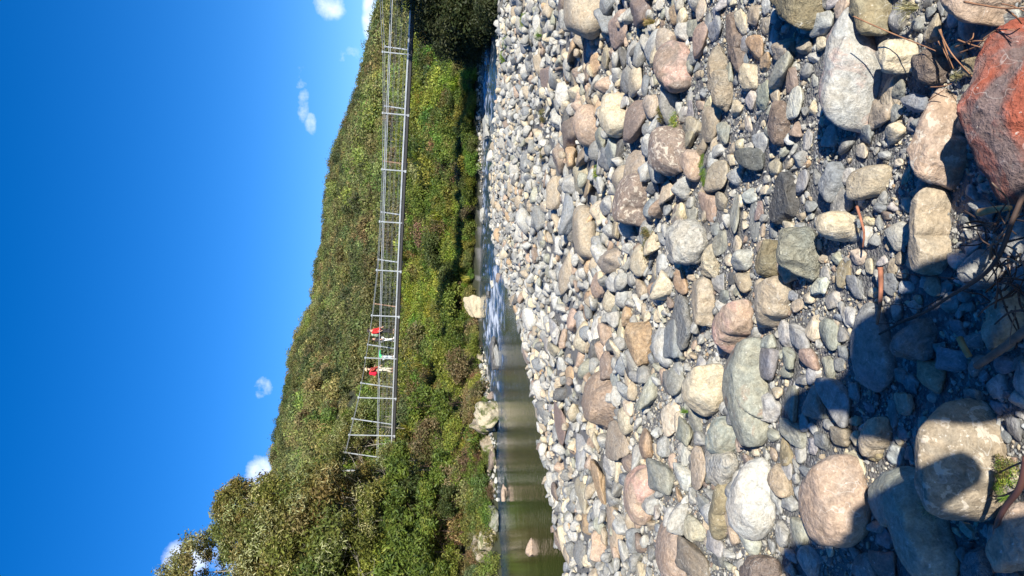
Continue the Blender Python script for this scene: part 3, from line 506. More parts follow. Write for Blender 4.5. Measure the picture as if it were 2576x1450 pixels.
# each stone's label: how it looks and where it lies from a stone or plant one can find
def where(dx, dy):
    a = math.degrees(math.atan2(-dy, dx)) % 360
    return ['right of', 'up and right of', 'above', 'up and left of', 'left of', 'down and left of', 'below', 'down and right of'][int((a + 22.5) // 45) % 8]
def relabel(items, marks, noun, cat, group=None):
    used = set()
    for s in items:
        near = sorted(marks, key=lambda m: math.hypot(m[0] - s['x'], m[1] - s['y'])); lab = None
        for k in range(6):
            m = near[k]; dd = math.hypot(m[0] - s['x'], m[1] - s['y']); far = '' if dd < 140 else 'well '
            for pre in ('', far):
                t = '%s %s %s %s%s the %s' % (s['d'][0], s['d'][1], noun, pre, where(s['x'] - m[0], s['y'] - m[1]), m[2])
                if t not in used and len(t.split()) <= 16: lab = t; break
            if lab: break
        if lab is None:
            for k in range(1, 8):
                t = '%s %s %s between the %s and the %s' % (s['d'][0], s['d'][1], noun, near[0][2], near[k][2])
                if t not in used and len(t.split()) <= 16: lab = t; break
        used.add(lab); tag(s['o'], lab, cat, group)
marks = [(s['x'], s['y'], s['lm']) for s in STONES if 'lm' in s]
relabel([s for s in STONES if 'lm' not in s], marks, 'stone', 'stone')

# ------------------------------------------------------------------ scattered stones and pebbles (past counting)
protos = bpy.data.collections.new('stone_shapes')
for i in range(28):
    me = stone_mesh(500 + i, 3, i < 20); me.materials.append(M_STI); po = bpy.data.objects.new('stone_shape', me); po.name = 'stone_shape_%02d' % i; protos.objects.link(po)
def scatter(name, coll, loc, rot, scl, col, idx, label, sz=None, nproto=28):
    me = fmesh_pts(name, loc)
    def att(nm, ty, v, key):
        a = me.attributes.new(nm, ty, 'POINT'); a.data.foreach_set(key, np.ascontiguousarray(v).ravel())
    att('srot', 'FLOAT_VECTOR', np.asarray(rot, 'f4'), 'vector'); att('sscl', 'FLOAT_VECTOR', np.asarray(scl, 'f4'), 'vector')
    att('scol', 'FLOAT_VECTOR', np.asarray(col, 'f4'), 'vector'); att('sidx', 'INT', np.asarray(idx, 'i4'), 'value')
    att('ssz', 'FLOAT', np.asarray(scl, 'f4').mean(1) if sz is None else sz, 'value')
    o = link(name, me); g = bpy.data.node_groups.new(name + '_nodes', 'GeometryNodeTree')
    g.interface.new_socket('Geometry', in_out='INPUT', socket_type='NodeSocketGeometry'); g.interface.new_socket('Geometry', in_out='OUTPUT', socket_type='NodeSocketGeometry')
    n = g.nodes; l = g.links; gi = n.new('NodeGroupInput'); go = n.new('NodeGroupOutput'); ci = n.new('GeometryNodeCollectionInfo'); ci.inputs['Collection'].default_value = coll
    ci.inputs['Separate Children'].default_value = True; ci.inputs['Reset Children'].default_value = True
    ip = n.new('GeometryNodeInstanceOnPoints'); ip.inputs['Pick Instance'].default_value = True
    def na(nm, ty):
        a = n.new('GeometryNodeInputNamedAttribute'); a.data_type = ty; a.inputs['Name'].default_value = nm; return a.outputs['Attribute']
    er = n.new('FunctionNodeEulerToRotation'); l.new(na('srot', 'FLOAT_VECTOR'), er.inputs[0])
    l.new(gi.outputs[0], ip.inputs['Points']); l.new(ci.outputs[0], ip.inputs['Instance']); l.new(er.outputs[0], ip.inputs['Rotation']); l.new(na('sscl', 'FLOAT_VECTOR'), ip.inputs['Scale']); l.new(na('sidx', 'INT'), ip.inputs['Instance Index'])
    l.new(ip.outputs[0], go.inputs[0])
    md = o.modifiers.new('scatter', 'NODES'); md.node_group = g
    tag(o, label, kind='stuff'); return o
def fmesh_pts(name, loc):
    me = bpy.data.meshes.new(name); loc = np.asarray(loc, 'f4'); me.vertices.add(len(loc)); me.vertices.foreach_set('co', loc.ravel()); me.update(); return me
CK = ['lg', 'gy', 'bl', 'wh', 'cr', 'tn', 'pk', 'br', 'dk', 'gn', 'orr']
CP = np.array([.32, .19, .08, .07, .13, .08, .03, .02, .02, .04, .01]); CP /= CP.sum()
CT = np.array([COL[k] for k in CK])
class Grid:
    def __init__(s, x0, x1, y0, y1, r):
        s.x0, s.y0, s.r = x0, y0, r; s.g = np.zeros((int((y1 - y0) / r), int((x1 - x0) / r)), bool)
        s.cx = x0 + (np.arange(s.g.shape[1]) + .5) * r; s.cy = y0 + (np.arange(s.g.shape[0]) + .5) * r
    def win(s, x, y, a):
        i0 = max(0, int((y - a - s.y0) / s.r)); i1 = min(s.g.shape[0], int((y + a - s.y0) / s.r) + 1); j0 = max(0, int((x - a - s.x0) / s.r)); j1 = min(s.g.shape[1], int((x + a - s.x0) / s.r) + 1)
        return i0, i1, j0, j1
    def ell(s, x, y, a, b, t=0.0, test=False, tol=.12):
        m = max(a, b); i0, i1, j0, j1 = s.win(x, y, m)
        if i1 <= i0 or j1 <= j0: return False
        dx = s.cx[j0:j1][None, :] - x; dy = s.cy[i0:i1][:, None] - y; ct, st_ = math.cos(t), math.sin(t)
        k = ((dx * ct + dy * st_) / a) ** 2 + ((-dx * st_ + dy * ct) / b) ** 2 < 1
        w_ = s.g[i0:i1, j0:j1]
        if test: n = k.sum(); return n == 0 or (w_ & k).sum() > tol * n
        w_ |= k
    def poly(s, pl):
        xs = [p[0] for p in pl]; ys = [p[1] for p in pl]; X, Y = np.meshgrid(s.cx, s.cy)
        mk = (X > min(xs)) & (X < max(xs)) & (Y > min(ys)) & (Y < max(ys)); x = X[mk]; y = Y[mk]; ins = np.zeros(len(x), bool)
        for i in range(len(pl)):
            a, b = pl[i], pl[(i + 1) % len(pl)]; ins ^= ((a[1] > y) != (b[1] > y)) & (x < (b[0] - a[0]) * (y - a[1]) / (b[1] - a[1] + 1e-12) + a[0])
        s.g[mk] |= ins
rg = np.random.RandomState(4)
SL, SR, SS, SC, SI = [], [], [], [], []
def put(x, y, z, a, b, c, yaw, tilt, col, idx):
    SL.append((x, y, z)); SR.append((rg.normal() * tilt, rg.normal() * tilt, yaw)); SS.append((a, b, c)); SC.append(col); SI.append(idx)
for loc, scl, rot, col, vi in EXTRA: SL.append(loc); SR.append(rot); SS.append(scl); SC.append(col); SI.append(vi)
def fill(G, x0, x1, y0, y1, classes, cond):
    for (r0, r1, n, tol, tilt, lift) in classes:
        X = rg.uniform(x0, x1, n); Y = rg.uniform(y0, y1, n); k = cond(X, Y); X, Y = X[k], Y[k]; Z = np.maximum(ground(X, Y), zwater(Y) - .12); Rr = rg.uniform(r0, r1, len(X)); ok = 0
        for x, y, z, r in zip(X, Y, Z, Rr):
            e = rg.uniform(.48, 1.0); yaw = rg.uniform(0, math.pi)
            if G.ell(x, y, r, r * e, yaw, True, tol): continue
            G.ell(x, y, r * .9, r * e * .9, yaw); c = r * rg.uniform(.36, .78)
            col = CT[rg.choice(len(CK), p=CP)] * rg.uniform(.85, 1.15); put(x, y, z + c * lift, r, r * e, c, yaw, tilt, col, rg.randint(28)); ok += 1
inview = lambda X, Y, mg=1.0: (np.abs(X) < .42 * Y + mg)
g1 = Grid(-5, 5, .9, 8.5, .012)
g2 = Grid(-20, 22, 7.5, 46, .04)
for q_ in OCC:
    for G in (g1, g2):
        if q_[0] == 'p': G.poly(q_[1])
        else: G.ell(q_[1], q_[2], q_[3], q_[4])
open_ = lambda X, Y: (fbm(np.stack([X * .9, Y * .7, X * 0 + 3], -1), 3, 77) > -.12)      # sandy gaps where fewer stones lie
# near ground
land = lambda X, Y: inview(X, Y, .8)
fill(g1, -4.4, 4.6, 1.2, 8.5, [(.09, .16, 900, .16, .2, .4)], lambda X, Y: land(X, Y) & (Y > 4.6))
fill(g1, -4.4, 4.6, 1.2, 8.5, [(.055, .10, 1300, .14, .2, .35)], lambda X, Y: land(X, Y) & (Y > 3.2))
fill(g1, -4.4, 4.6, 1.2, 8.5, [(.035, .06, 4200, .12, .3, .38)], land)
fill(g1, -4.4, 4.6, 1.2, 8.5, [(.022, .04, 9000, .08, .3, .4)], lambda X, Y: land(X, Y) & (open_(X, Y) | (Y > 5)))
fill(g1, -3.4, 3.4, 1.2, 8, [(.010, .02, 15000, .12, .4, .4)], lambda X, Y: land(X, Y) & ((Y < 5.5) | open_(X, Y)))
n_big = len(SL)
# the bar further off, and stones lying in the shallows
sh = lambda X, Y: (sdist(X, Y) > -.05 - .45 * rg.rand(len(X)) ** 2) & inview(X, Y, 2.0) & ~(((sdist(X, Y) > .9) | (X < -9)) & farside(X, Y))
fill(g2, -16, 20, 8, 44, [(.20, .30, 300, .08, .2, .4), (.12, .19, 4600, .14, .28, .42), (.07, .12, 15000, .13, .33, .45), (.045, .07, 26000, .10, .35, .5)], sh)
# a second layer, piled on the first
nl = 5200; X = rg.uniform(-14, 18, nl); Y = rg.uniform(6, 40, nl) ** 1.0; k = (sdist(X, Y) > .2) & inview(X, Y, 1.5) & ~farside(X, Y); X, Y = X[k], Y[k]; Z = ground(X, Y)
for x, y, z in zip(X, Y, Z):
    r = rg.uniform(.05, .13) * (1.15 if y > 14 else .8); put(x, y, z + r * .8, r, r * rg.uniform(.6, 1), r * rg.uniform(.4, .8), rg.uniform(0, 3.1), .4, CT[rg.choice(len(CK), p=CP)] * rg.uniform(.85, 1.15), rg.randint(28))
scatter('scattered_stones', protos, SL, SR, SS, SC, SI, 'countless grey, cream and tan cobbles covering the gravel bar')
# pebbles and grit between the near stones
npb = 52000; Y = 1.3 + 5.5 * rg.rand(npb) ** 1.1; X = rg.uniform(-1, 1, npb) * (.45 * Y + .3); Z = ground(X, Y); r = rg.lognormal(math.log(.0048), .45, npb).clip(.0025, .014) * (.7 + .12 * Y)
clump = fbm(np.stack([X * 3, Y * 3, X * 0], -1), 3, 12) > -.25; X, Y, Z, r = X[clump], Y[clump], Z[clump], r[clump]; n = len(X)
scatter('pebbles', protos, np.stack([X, Y, Z + r * .35], -1), rg.uniform(-.4, .4, (n, 3)) + np.array([0, 0, 1]) * rg.uniform(0, 3, (n, 1)), np.stack([r, r * rg.uniform(.6, 1, n), r * rg.uniform(.4, .8, n)], -1),
        CT[rg.choice(len(CK), n, p=CP)] * rg.uniform(.85, 1.15, (n, 1)), rg.randint(0, 28, n), 'fine pebbles and grit between the near stones')

# ------------------------------------------------------------------ vegetation
def leaf_mat(name, inst=False, trans=.35):
    m = bpy.data.materials.new(name); m.use_nodes = True; t = m.node_tree; N = t.nodes; L = t.links; N.clear()
    o = N.new('ShaderNodeOutputMaterial'); mx = N.new('ShaderNodeMixShader'); mx.inputs[0].default_value = trans
    d = N.new('ShaderNodeBsdfPrincipled'); d.inputs['Roughness'].default_value = .55; d.inputs['Specular IOR Level'].default_value = .35; tr = N.new('ShaderNodeBsdfTranslucent')
    lc = N.new('ShaderNodeAttribute'); lc.attribute_name = 'lc'; mu = N.new('ShaderNodeMixRGB'); mu.blend_type = 'MULTIPLY'; mu.inputs[0].default_value = 1
    L.new(lc.outputs['Color'], mu.inputs[1])
    if inst: a = N.new('ShaderNodeAttribute'); a.attribute_type = 'INSTANCER'; a.attribute_name = 'scol'; L.new(a.outputs['Color'], mu.inputs[2])
    else: a = N.new('ShaderNodeObjectInfo'); L.new(a.outputs['Color'], mu.inputs[2])
    L.new(mu.outputs[0], d.inputs['Base Color']); L.new(mu.outputs[0], tr.inputs['Color'])
    L.new(d.outputs[0], mx.inputs[1]); L.new(tr.outputs[0], mx.inputs[2]); L.new(mx.outputs[0], o.inputs[0]); return m
M_LF, M_LFI = leaf_mat('leaves'), leaf_mat('leaves_scattered', True)
M_BARK = flat('pale_bark', (.20, .18, .14), .9, noise=.35, nscale=5); M_TWIG = flat('dark_stem', (.055, .032, .022), .8, noise=.3, nscale=20)
def leaves(C0, Nn, s, asp, rg_, col, droop=0.0):
    """rhombic leaves at C0 facing Nn"""
    n = len(C0); t = rg_.normal(size=(n, 3)); t[:, 2] -= droop; t -= Nn * (t * Nn).sum(1)[:, None]; t /= np.linalg.norm(t, axis=1)[:, None] + 1e-9; b = np.cross(Nn, t)
    s = s[:, None]; w_ = s * asp
    V = np.stack([C0 - t * s, C0 + b * w_ - t * s * .1, C0 + t * s + Nn * s * .15, C0 - b * w_ - t * s * .1], 1).reshape(-1, 3)
    return V, np.arange(4 * n).reshape(-1, 4), np.repeat(col, 4, 0)
def crown(name, seed, nl, size, pal, clumps=26, R=(1, 1, .85), csz=.34, asp=.42, fill=.8, lichen=0.0, mat=None, open_=0.0):
    r = np.random.RandomState(seed); d = r.normal(size=(clumps, 3)); d /= np.linalg.norm(d, axis=1)[:, None]; d[:, 2] = np.where(d[:, 2] < -.35, -d[:, 2] * .5, d[:, 2])
    cc = d * (fill * r.uniform(.45, 1, clumps) ** .5)[:, None] * np.array(R); cs = csz * r.uniform(.6, 1.25, clumps)
    k = r.randint(clumps, size=nl); e = r.normal(size=(nl, 3)); e /= np.linalg.norm(e, axis=1)[:, None]; rad = r.uniform(.35 if open_ == 0 else .1, 1, nl) ** .6
    p = cc[k] + e * (cs[k] * rad)[:, None] * np.array([1, 1, .8]); p += .06 * r.normal(size=p.shape)
    nn = e * .7 + r.normal(size=(nl, 3)) * .55 + np.array([0, 0, .35]); nn /= np.linalg.norm(nn, axis=1)[:, None]
    pal = np.array(pal); ck = r.randint(len(pal), size=clumps); lk = np.where(r.rand(nl) < .7, ck[k], r.randint(len(pal), size=nl)); col = pal[lk] * r.uniform(.65, 1.35, (nl, 1))
    s = size * r.uniform(.6, 1.3, nl); a = asp
    if lichen:
        g = r.rand(clumps) < lichen; g2_ = g[k] & (rad > .6) & (r.rand(nl) < .75); col[g2_] = np.array([.40, .41, .24]) * r.uniform(.7, 1.2, (g2_.sum(), 1)); a = np.where(g2_, asp * .45, asp)[:, None]
    V, F, c = leaves(p, nn, s, a, r, col)
    me = fmesh(name, V, F); at = me.color_attributes.new('lc', 'FLOAT_COLOR', 'POINT'); at.data.foreach_set('color', np.c_[c, np.ones(len(c))].astype('f4').ravel())
    me.materials.append(mat or M_LF); return me
def tuft(name, seed, n, pal, w=.05, spread=.6, mat=None):
    r = np.random.RandomState(seed); V, F, Cc = [], [], []; pal = np.array(pal)
    for i in range(n):
        a = r.uniform(0, 6.28); l = r.uniform(.6, 1.1); o = r.uniform(.15, spread) ; dx, dy = math.cos(a), math.sin(a); c = pal[r.randint(len(pal))] * r.uniform(.7, 1.3)
        b0 = r.normal(size=2) * .06; ww = w * r.uniform(.6, 1.2); q0 = len(V)
        for j, (u, hgt) in enumerate(((0, 0), (.35, .62), (.75, .9), (1.15, .72))):
            x, y, z = b0[0] + dx * o * u * l, b0[1] + dy * o * u * l, hgt * l * (1.1 - o * .5); h = ww * (1, .9, .6, .08)[j]; V += [(x - dy * h, y + dx * h, z), (x + dy * h, y - dx * h, z)]; Cc += [c, c]
        for j in range(3): F.append((q0 + 2 * j, q0 + 2 * j + 1, q0 + 2 * j + 3, q0 + 2 * j + 2))
    me = fmesh(name, V, F); at = me.color_attributes.new('lc', 'FLOAT_COLOR', 'POINT'); at.data.foreach_set('color', np.c_[np.array(Cc), np.ones(len(Cc))].astype('f4').ravel()); me.materials.append(mat or M_LF); return me
PG = [(.085, .12, .022), (.11, .145, .025), (.06, .09, .022), (.15, .165, .035)]
PO = [(.12, .115, .035), (.16, .14, .05), (.08, .085, .03), (.10, .12, .03)]
PB = [(.15, .10, .055), (.19, .14, .08), (.10, .08, .045), (.09, .09, .03)]
PO2 = [(.13, .125, .04), (.10, .105, .03), (.15, .12, .05)]; PG2 = [(.10, .125, .03), (.12, .13, .035), (.08, .10, .025)]
PY_ = [(.17, .19, .03), (.21, .21, .045), (.12, .15, .03)]
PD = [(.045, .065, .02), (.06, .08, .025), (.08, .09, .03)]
# scattered shapes: near bank undergrowth and hill forest
def protocoll(name, ms):
    c = bpy.data.collections.new(name)
    for i, me in enumerate(ms): c.objects.link(bpy.data.objects.new('%s_%02d' % (name, i), me))
    return c
und = [crown('u', 40 + i, 2600, .062, p, clumps=22, mat=M_LFI, csz=.36) for i, p in enumerate([PG, PG, PO, PY_, PD, PB, PG, PO])] + [tuft('u', 60 + i, 150, p, .035, 1.0, M_LFI) for i, p in enumerate([PG, PY_])]
c_und = protocoll('undergrowth_shape', und)
# the hill's crowns are rounder; a few stand up like podocarps
hil = [crown('h', 80 + i, 1500, .08, p, clumps=9, R=(1, 1, .8), csz=.5, fill=.62, mat=M_LFI) for i, p in enumerate([PO, PO, PD, PG, PO, PY_, PD])] + [crown('h', 95, 1300, .08, PD, clumps=10, R=(.6, .6, 1.5), csz=.38, fill=.9, mat=M_LFI)]
c_hil = protocoll('hill_tree_shape', hil)
rv = np.random.RandomState(21)
n = 15000; X = rv.uniform(-48, 52, n); Y = rv.uniform(24, 84, n); d = sdist(X, Y); k = (d > np.where(X < -2, .15, .5) + rv.rand(n) * .5) & farside(X, Y) & (np.abs(X) < .5 * Y + 6); X, Y, d = X[k], Y[k], d[k]
keep = rv.rand(len(X)) < np.where(d < 10, .95, .55); X, Y, d = X[keep], Y[keep], d[keep]; Z = ground(X, Y); s = rv.uniform(.55, 1.25, len(X)) * np.clip(.62 + d * .08, .6, 1.25)
patch = fbm(np.stack([X * .22, Y * .16, X * 0], -1), 3, 51); ix = np.where(patch > .28, 3, np.where(patch < -.38, 5, rv.choice([0, 1, 2, 6, 7, 4], len(X)))); ix = np.where(rv.rand(len(X)) < .10, rv.randint(8, 10, len(X)), ix); ix = np.where(rv.rand(len(X)) < .2, rv.randint(0, 8, len(X)), ix)
leftness = sst((-X - 5) / 8); ix = np.where((leftness > .5) & (rv.rand(len(X)) < .4), rv.choice([2, 7, 5], len(X)), ix)
br = (1.22 + .35 * fbm(np.stack([X * .5, Y * .5, X * 0 + 9], -1), 2, 14)) * rv.uniform(.75, 1.3, len(X)); tint = br[:, None] * (np.array([1.05, 1.1, .9]) + .12 * rv.normal(size=(len(X), 3)))
scatter('bank_undergrowth', c_und, np.stack([X, Y, Z + s * .35], -1), np.stack([rv.normal(size=len(X)) * .25, rv.normal(size=len(X)) * .25, rv.uniform(0, 6.28, len(X))], -1), s[:, None] * rv.uniform(.8, 1.2, (len(X), 3)), tint, ix,
        'tangled bright green and olive scrub on the far bank')
n = 9600; Y = 56 + 215 * rv.rand(n) ** .75; X = rv.uniform(-1, 1, n) * (.52 * Y + 14); Z = ground(X, Y); s = rv.uniform(1.3, 3.2, n) * (.55 + .45 * np.clip((Y - 60) / 60, 0, 1))
patch = fbm(np.stack([X * .05, Y * .04, X * 0], -1), 3, 52); ix = np.where(patch > .2, rv.choice([0, 1, 4, 3], n), rv.choice([0, 2, 0, 6, 1, 4], n)); ix = np.where(rv.rand(n) < .03, 7, ix)
tint = (rv.uniform(.85, 1.9, (n, 1)) * (1 + .3 * patch[:, None])) * (np.array([1.12, 1.10, 1.22]) + .08 * rv.normal(size=(n, 3)))
scatter('hill_forest', c_hil, np.stack([X, Y, Z + s * rv.uniform(.35, .95, n)], -1), np.stack([rv.normal(size=n) * .12, rv.normal(size=n) * .12, rv.uniform(0, 6.28, n)], -1), s[:, None] * rv.uniform(.85, 1.15, (n, 3)), tint, ix, 'dense olive green forest covering the hillside')

# single trees and shrubs
MC = [crown('crown', 10 + i, 5200, .052, p, clumps=34, R=(1, 1, .9), csz=.26, asp=.4, lichen=.34, open_=1, fill=.95) for i, p in enumerate([PO, PO2, PG2])]
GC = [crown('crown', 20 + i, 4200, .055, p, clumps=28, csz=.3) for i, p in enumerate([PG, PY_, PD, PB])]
LC = [crown('crown', 30 + i, 2600, .09, PG, clumps=16, csz=.34, asp=.35) for i in range(2)]
def limbs(seed, h, r0, R, n=9):
    r = random.Random(seed); b = MB(); lean = Vector((r.uniform(-.25, .25) * R / h, r.uniform(-.25, .25) * R / h, 1)) if h > R else Vector((0, 0, 1))
    pts = [lean * (h * t) + Vector((r.uniform(-1, 1), r.uniform(-1, 1), 0)) * .12 * R * math.sin(3.1 * t) for t in (0, .25, .5, .75, 1)]; b.add(tube(pts, [r0 * (1 - .6 * t) for t in (0, .25, .5, .75, 1)], 7))
    for i in range(n):
        s = pts[2] .lerp(pts[4], r.random()); a = r.uniform(0, 6.28); e = s + Vector((math.cos(a), math.sin(a), r.uniform(.1, .9))) * R * r.uniform(.7, 1.0); mid = s.lerp(e, .5) + Vector((r.uniform(-1, 1), r.uniform(-1, 1), r.uniform(-1, 1))) * R * .12
        b.add(tube([s, mid, e], [r0 * .35, r0 * .22, r0 * .06], 5))
        for j in range(3):
            e2 = mid.lerp(e, r.random()) + Vector((r.uniform(-1, 1), r.uniform(-1, 1), r.uniform(-.3, 1))) * R * .4; b.add(tube([mid.lerp(e, .4), e2], [r0 * .12, r0 * .03], 4))
    return b
PLANTS = []
rt = random.Random(8)
def tree(xD, yD, Y, R, cm, desc, name='tree', cat='tree', tint=(1, 1, 1), scz=.95, label=None, Xo=None):
    c = PY(xD, yD, Y) if Xo is None else Vector(Xo); z0 = zg(c.x, c.y)
    if name == 'shrub' and 140 < yD < 980: c.z = min(c.z, z0 + R * .85)
    h = max(c.z - z0, R * .5); t = empty(name, (c.x, c.y, z0 - .1))
    limbs(rt.random(), h, (.03 + .018 * R) * (.6 if name == 'shrub' else 1), R * .85).build('trunk', M_TWIG if name == 'shrub' else M_BARK, t, True)
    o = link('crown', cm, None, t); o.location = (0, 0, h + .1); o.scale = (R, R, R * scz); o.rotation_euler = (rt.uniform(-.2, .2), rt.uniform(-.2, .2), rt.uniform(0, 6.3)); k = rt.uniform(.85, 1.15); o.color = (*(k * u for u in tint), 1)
    if label: tag(t, label, cat)
    else: PLANTS.append(dict(o=t, x=xD, y=yD, d=desc, cat=cat))
    return t
MOSS = ('mossy olive brown', 'wind twisted')
TREES = [(585, 1262, 41, 1.0), (612, 1312, 41, 1.5), (680, 1290, 40, 1.5), (700, 1372, 39, 1.8), (510, 1425, 40, 1.4), (640, 1448, 41, 1.3), (765, 1258, 40, 1.6), (775, 1340, 38, 1.8), (765, 1425, 37, 1.9), (850, 1190, 43, 1.5), (850, 1275, 38, 1.8), (860, 1380, 36, 1.8),
         (935, 1225, 41, 1.3), (905, 1085, 55, 1.5), (950, 1040, 56, 1.4), (860, 1120, 54, 1.3), (1000, 1160, 43, 1.1), (945, 1320, 36, 1.5), (450, 1475, 40, 1.2), (640, 1275, 41, 1.5), (590, 1345, 41, 1.2), (680, 1330, 39, 1.6), (660, 1420, 39, 1.4), (730, 1300, 40, 1.6), (800, 1240, 43, 1.4), (700, 1490, 38, 2.0), (860, 1480, 35, 1.9)]
for i, (x, y, Yd, R) in enumerate(TREES): tree(x, y, Yd, R * 1.3, MC[i % 3], (rt.choice(('olive', 'brownish', 'grey green')), rt.choice(('mossy', 'lichen hung', 'straggly'))), tint=rt.choice(((1.3, 1.3, 1.1), (1.4, 1.25, .95), (1.15, 1.3, 1.0))))
SHR = [(1000, 1290, 35, 1.1, 0), (1010, 1220, 37, 1.2, 0), (1080, 1300, 34, 1.0, 0), (1060, 1400, 33, 1.2, 0), (1150, 1420, 33, .9, 1), (1120, 1180, 36, 1.0, 0), (1150, 1090, 36, .9, 1), (1080, 1110, 38, 1.2, 3), (1060, 1030, 41, 1.3, 0), (1120, 1020, 38, 1.0, 0), (1140, 920, 41, 1.2, 3), (1170, 870, 42, .7, 1),
       (1080, 950, 43, 1.2, 1), (1100, 850, 46, 1.3, 0), (1060, 770, 49, 1.5, 0), (1110, 720, 50, 1.4, 2), (1165, 680, 50, 1.0, 0), (1080, 620, 53, 1.5, 2), (1130, 560, 52, 1.3, 3), (1170, 520, 51, 1.1, 0), (1070, 500, 55, 1.6, 0), (1110, 440, 54, 1.4, 2), (1160, 400, 52, 1.2, 1), (1080, 340, 56, 1.6, 0), (1150, 310, 53, 1.4, 1), (1180, 250, 52, 1.0, 0), (1100, 230, 57, 1.7, 1), (1070, 150, 59, 1.8, 1), (1140, 170, 54, 1.4, 2),
       (1000, 400, 66, 2.0, 3), (1000, 600, 64, 1.8, 3), (1000, 300, 68, 2.1, 3), (980, 520, 70, 2.2, 2), (1040, 900, 48, 1.5, 1), (1020, 1340, 34, 1.1, 0), (1130, 1260, 34, .8, 2), (1050, 1350, 36, 1.3, 0), (1000, 1390, 36, 1.4, 0), (1040, 1250, 37, 1.3, 2), (960, 1400, 36, 1.4, 1), (985, 1445, 35, 1.4, 0), (1085, 1225, 36, 1.1, 0), (1000, 1235, 38, 1.2, 1), (1100, 1360, 34, 1.1, 1), (1120, 1430, 33, 1.1, 0), (960, 1300, 37, 1.3, 2), (930, 1440, 36, 1.3, 1), (1010, 1170, 40, 1.1, 0)]
SN = [('leafy green', 'rounded'), ('yellow green', 'feathery'), ('dark green', 'dense'), ('brownish', 'twiggy')]
for x, y, Yd, R, k in SHR: tree(x, y, Yd, R * 1.1, (LC[rt.randrange(2)] if (k == 0 and y > 980) else GC[k]), (SN[k][0], rt.choice((SN[k][1], 'spreading', 'bushy'))), 'shrub', 'shrub', tint=(1.1, 1.15, .95))
# the grove on the near right bank whose shade falls over the bridge's end and the bank beyond it
for i, (x, y, z, R) in enumerate([(15.3, 30.2, 6.2, 2.4), (15.8, 28.6, 3.0, 2.4), (17.6, 32.0, 5.2, 2.4), (17.3, 29.0, 6.4, 2.6), (16.6, 32.5, 3.2, 2.2), (19.6, 30, 6.2, 2.6), (18.5, 27.5, 4.0, 2.7), (15.4, 32.6, 4.8, 2.0), (20.5, 33, 4.6, 2.6), (23.5, 33.5, 8.5, 2.8), (22.6, 28.5, 9, 3.2), (26, 31, 10, 3.4), (16.2, 31.0, 6.0, 2.2)]):
    tree(0, 0, 0, R, GC[2], None, label='dark leafy tree of the shady grove on the right bank beyond the frame', Xo=(x + .9, y, z))
for o in list(C.objects):
    if o.get('label', '').startswith('dark leafy tree of the shady'): o['group'] = 'trees of the shady grove'
for x, y, Yd, R in [(1220, 50, 33.5, 1.1), (1165, 25, 34, 1.6), (1110, 5, 35, 1.6), (1205, 95, 36, 1.1), (1155, 80, 36, 1.4), (1130, 95, 36, 1.2), (1085, 35, 36, 1.4), (1175, 110, 37, 1.2), (1240, 40, 32, .9), (1235, -10, 31, 1.1), (1070, -35, 36, 1.4), (1195, 128, 38, .9), (1195, -30, 33, 1.4), (1110, 50, 36, 1.3), (1140, 45, 35, 1.5), (1180, 70, 35, 1.2), (1235, 85, 35, .7)]: tree(x, y, Yd, R * 1.1, GC[2], ('dark', rt.choice(('shaded', 'leafy shaded', 'black shadowed'))), 'shrub', 'shrub', tint=(.6, .62, .6))  # shade on these right-bank shrubs is deepened through a darker leaf tint

# ------------------------------------------------------------------ rocks at and in the river
ROCKS = []
def rock(xD, yD, hx, hy, depth, cn, mt, lab, seed, lm=None, z=None, noun='rock', sub=4):
    p = Pw(xD + hx, yD); Y = p.y; a = hy / FPX * Y; H = 2 * hx / FPX * Y; x = (725 - yD) / FPX * Y
    V, F = body(seed, 5, 13, .42, 10, .16); me = fmesh('rock', V, F, True); me.materials.append(mt)
    z0 = float(zwater(Y)) if z is None else z; o = link(noun, me); o.scale = (a, depth, H * .62); o.location = (x, Y + depth * .5, z0 + H * .38); o.color = (*COL[cn], (a + depth + H) / 3); tag(o, lab, noun); ROCKS.append((xD, yD, lm or noun)); return o
M_MS = stone_mat('mossy_rock', second=(.10, .12, .035), patch=1.6, cover=.55, wrinkle=2.5); M_WET = stone_mat('wet_stone'); M_WET.node_tree.nodes['Principled BSDF'].inputs['Roughness'].default_value = .35
rock(1187, 776, 22, 34, .7, 'cr', M_RR, 'pale angular block standing on the far bank above the rapids', 901, 'pale angular block')
rock(1240, 893, 12, 46, .55, 'dk', M_WET, 'long wet blackish boulder splitting the rapids above the pool', 902, 'blackish boulder in the rapids')
rock(1246, 893, 7, 30, .2, 'gy', M_WET, 'grey shelf of rock at the foot of the blackish boulder', 903)
rock(1197, 1008, 26, 24, .8, 'cr', M_MS, 'upper cream rock beside the little waterfall on the far bank', 904, 'cream rock by the waterfall')
rock(1222, 1045, 30, 34, .8, 'cr', M_MS, 'lower cream rock standing in the pool at its upstream corner', 905)
rock(1222, 1125, 24, 34, .7, 'tn', M_MS, 'mossy tan ledge on the far bank of the pool', 906, 'mossy ledge')
rock(1228, 1350, 26, 50, .8, 'cr', M_MS, 'pale mossy slab on the far bank near the bottom edge', 907, 'pale mossy slab')
rock(1236, 1430, 18, 40, .6, 'lg', M_RR, 'light grey ledge at the bottom edge beyond the pool', 908)
rock(1213, 1075, 34, 26, .8, 'tn', M_MS, 'tan mossy rock face between the cream rocks and the mossy ledge', 921)
rock(1238, 1165, 12, 40, .5, 'br', M_MS, 'low brown ledge along the waterline of the pool', 922)
rock(1215, 1395, 34, 36, 1.0, 'tn', M_MS, 'mossy tan rock face above the light grey ledge', 923)
rock(1240, 1310, 15, 30, .6, 'gn', M_MS, 'greenish low rock at the upstream end of the pale mossy slab', 924)
rock(1236, 1235, 13, 40, .5, 'br', M_MS, 'dark shaded rock under the overhanging shrubs', 909)
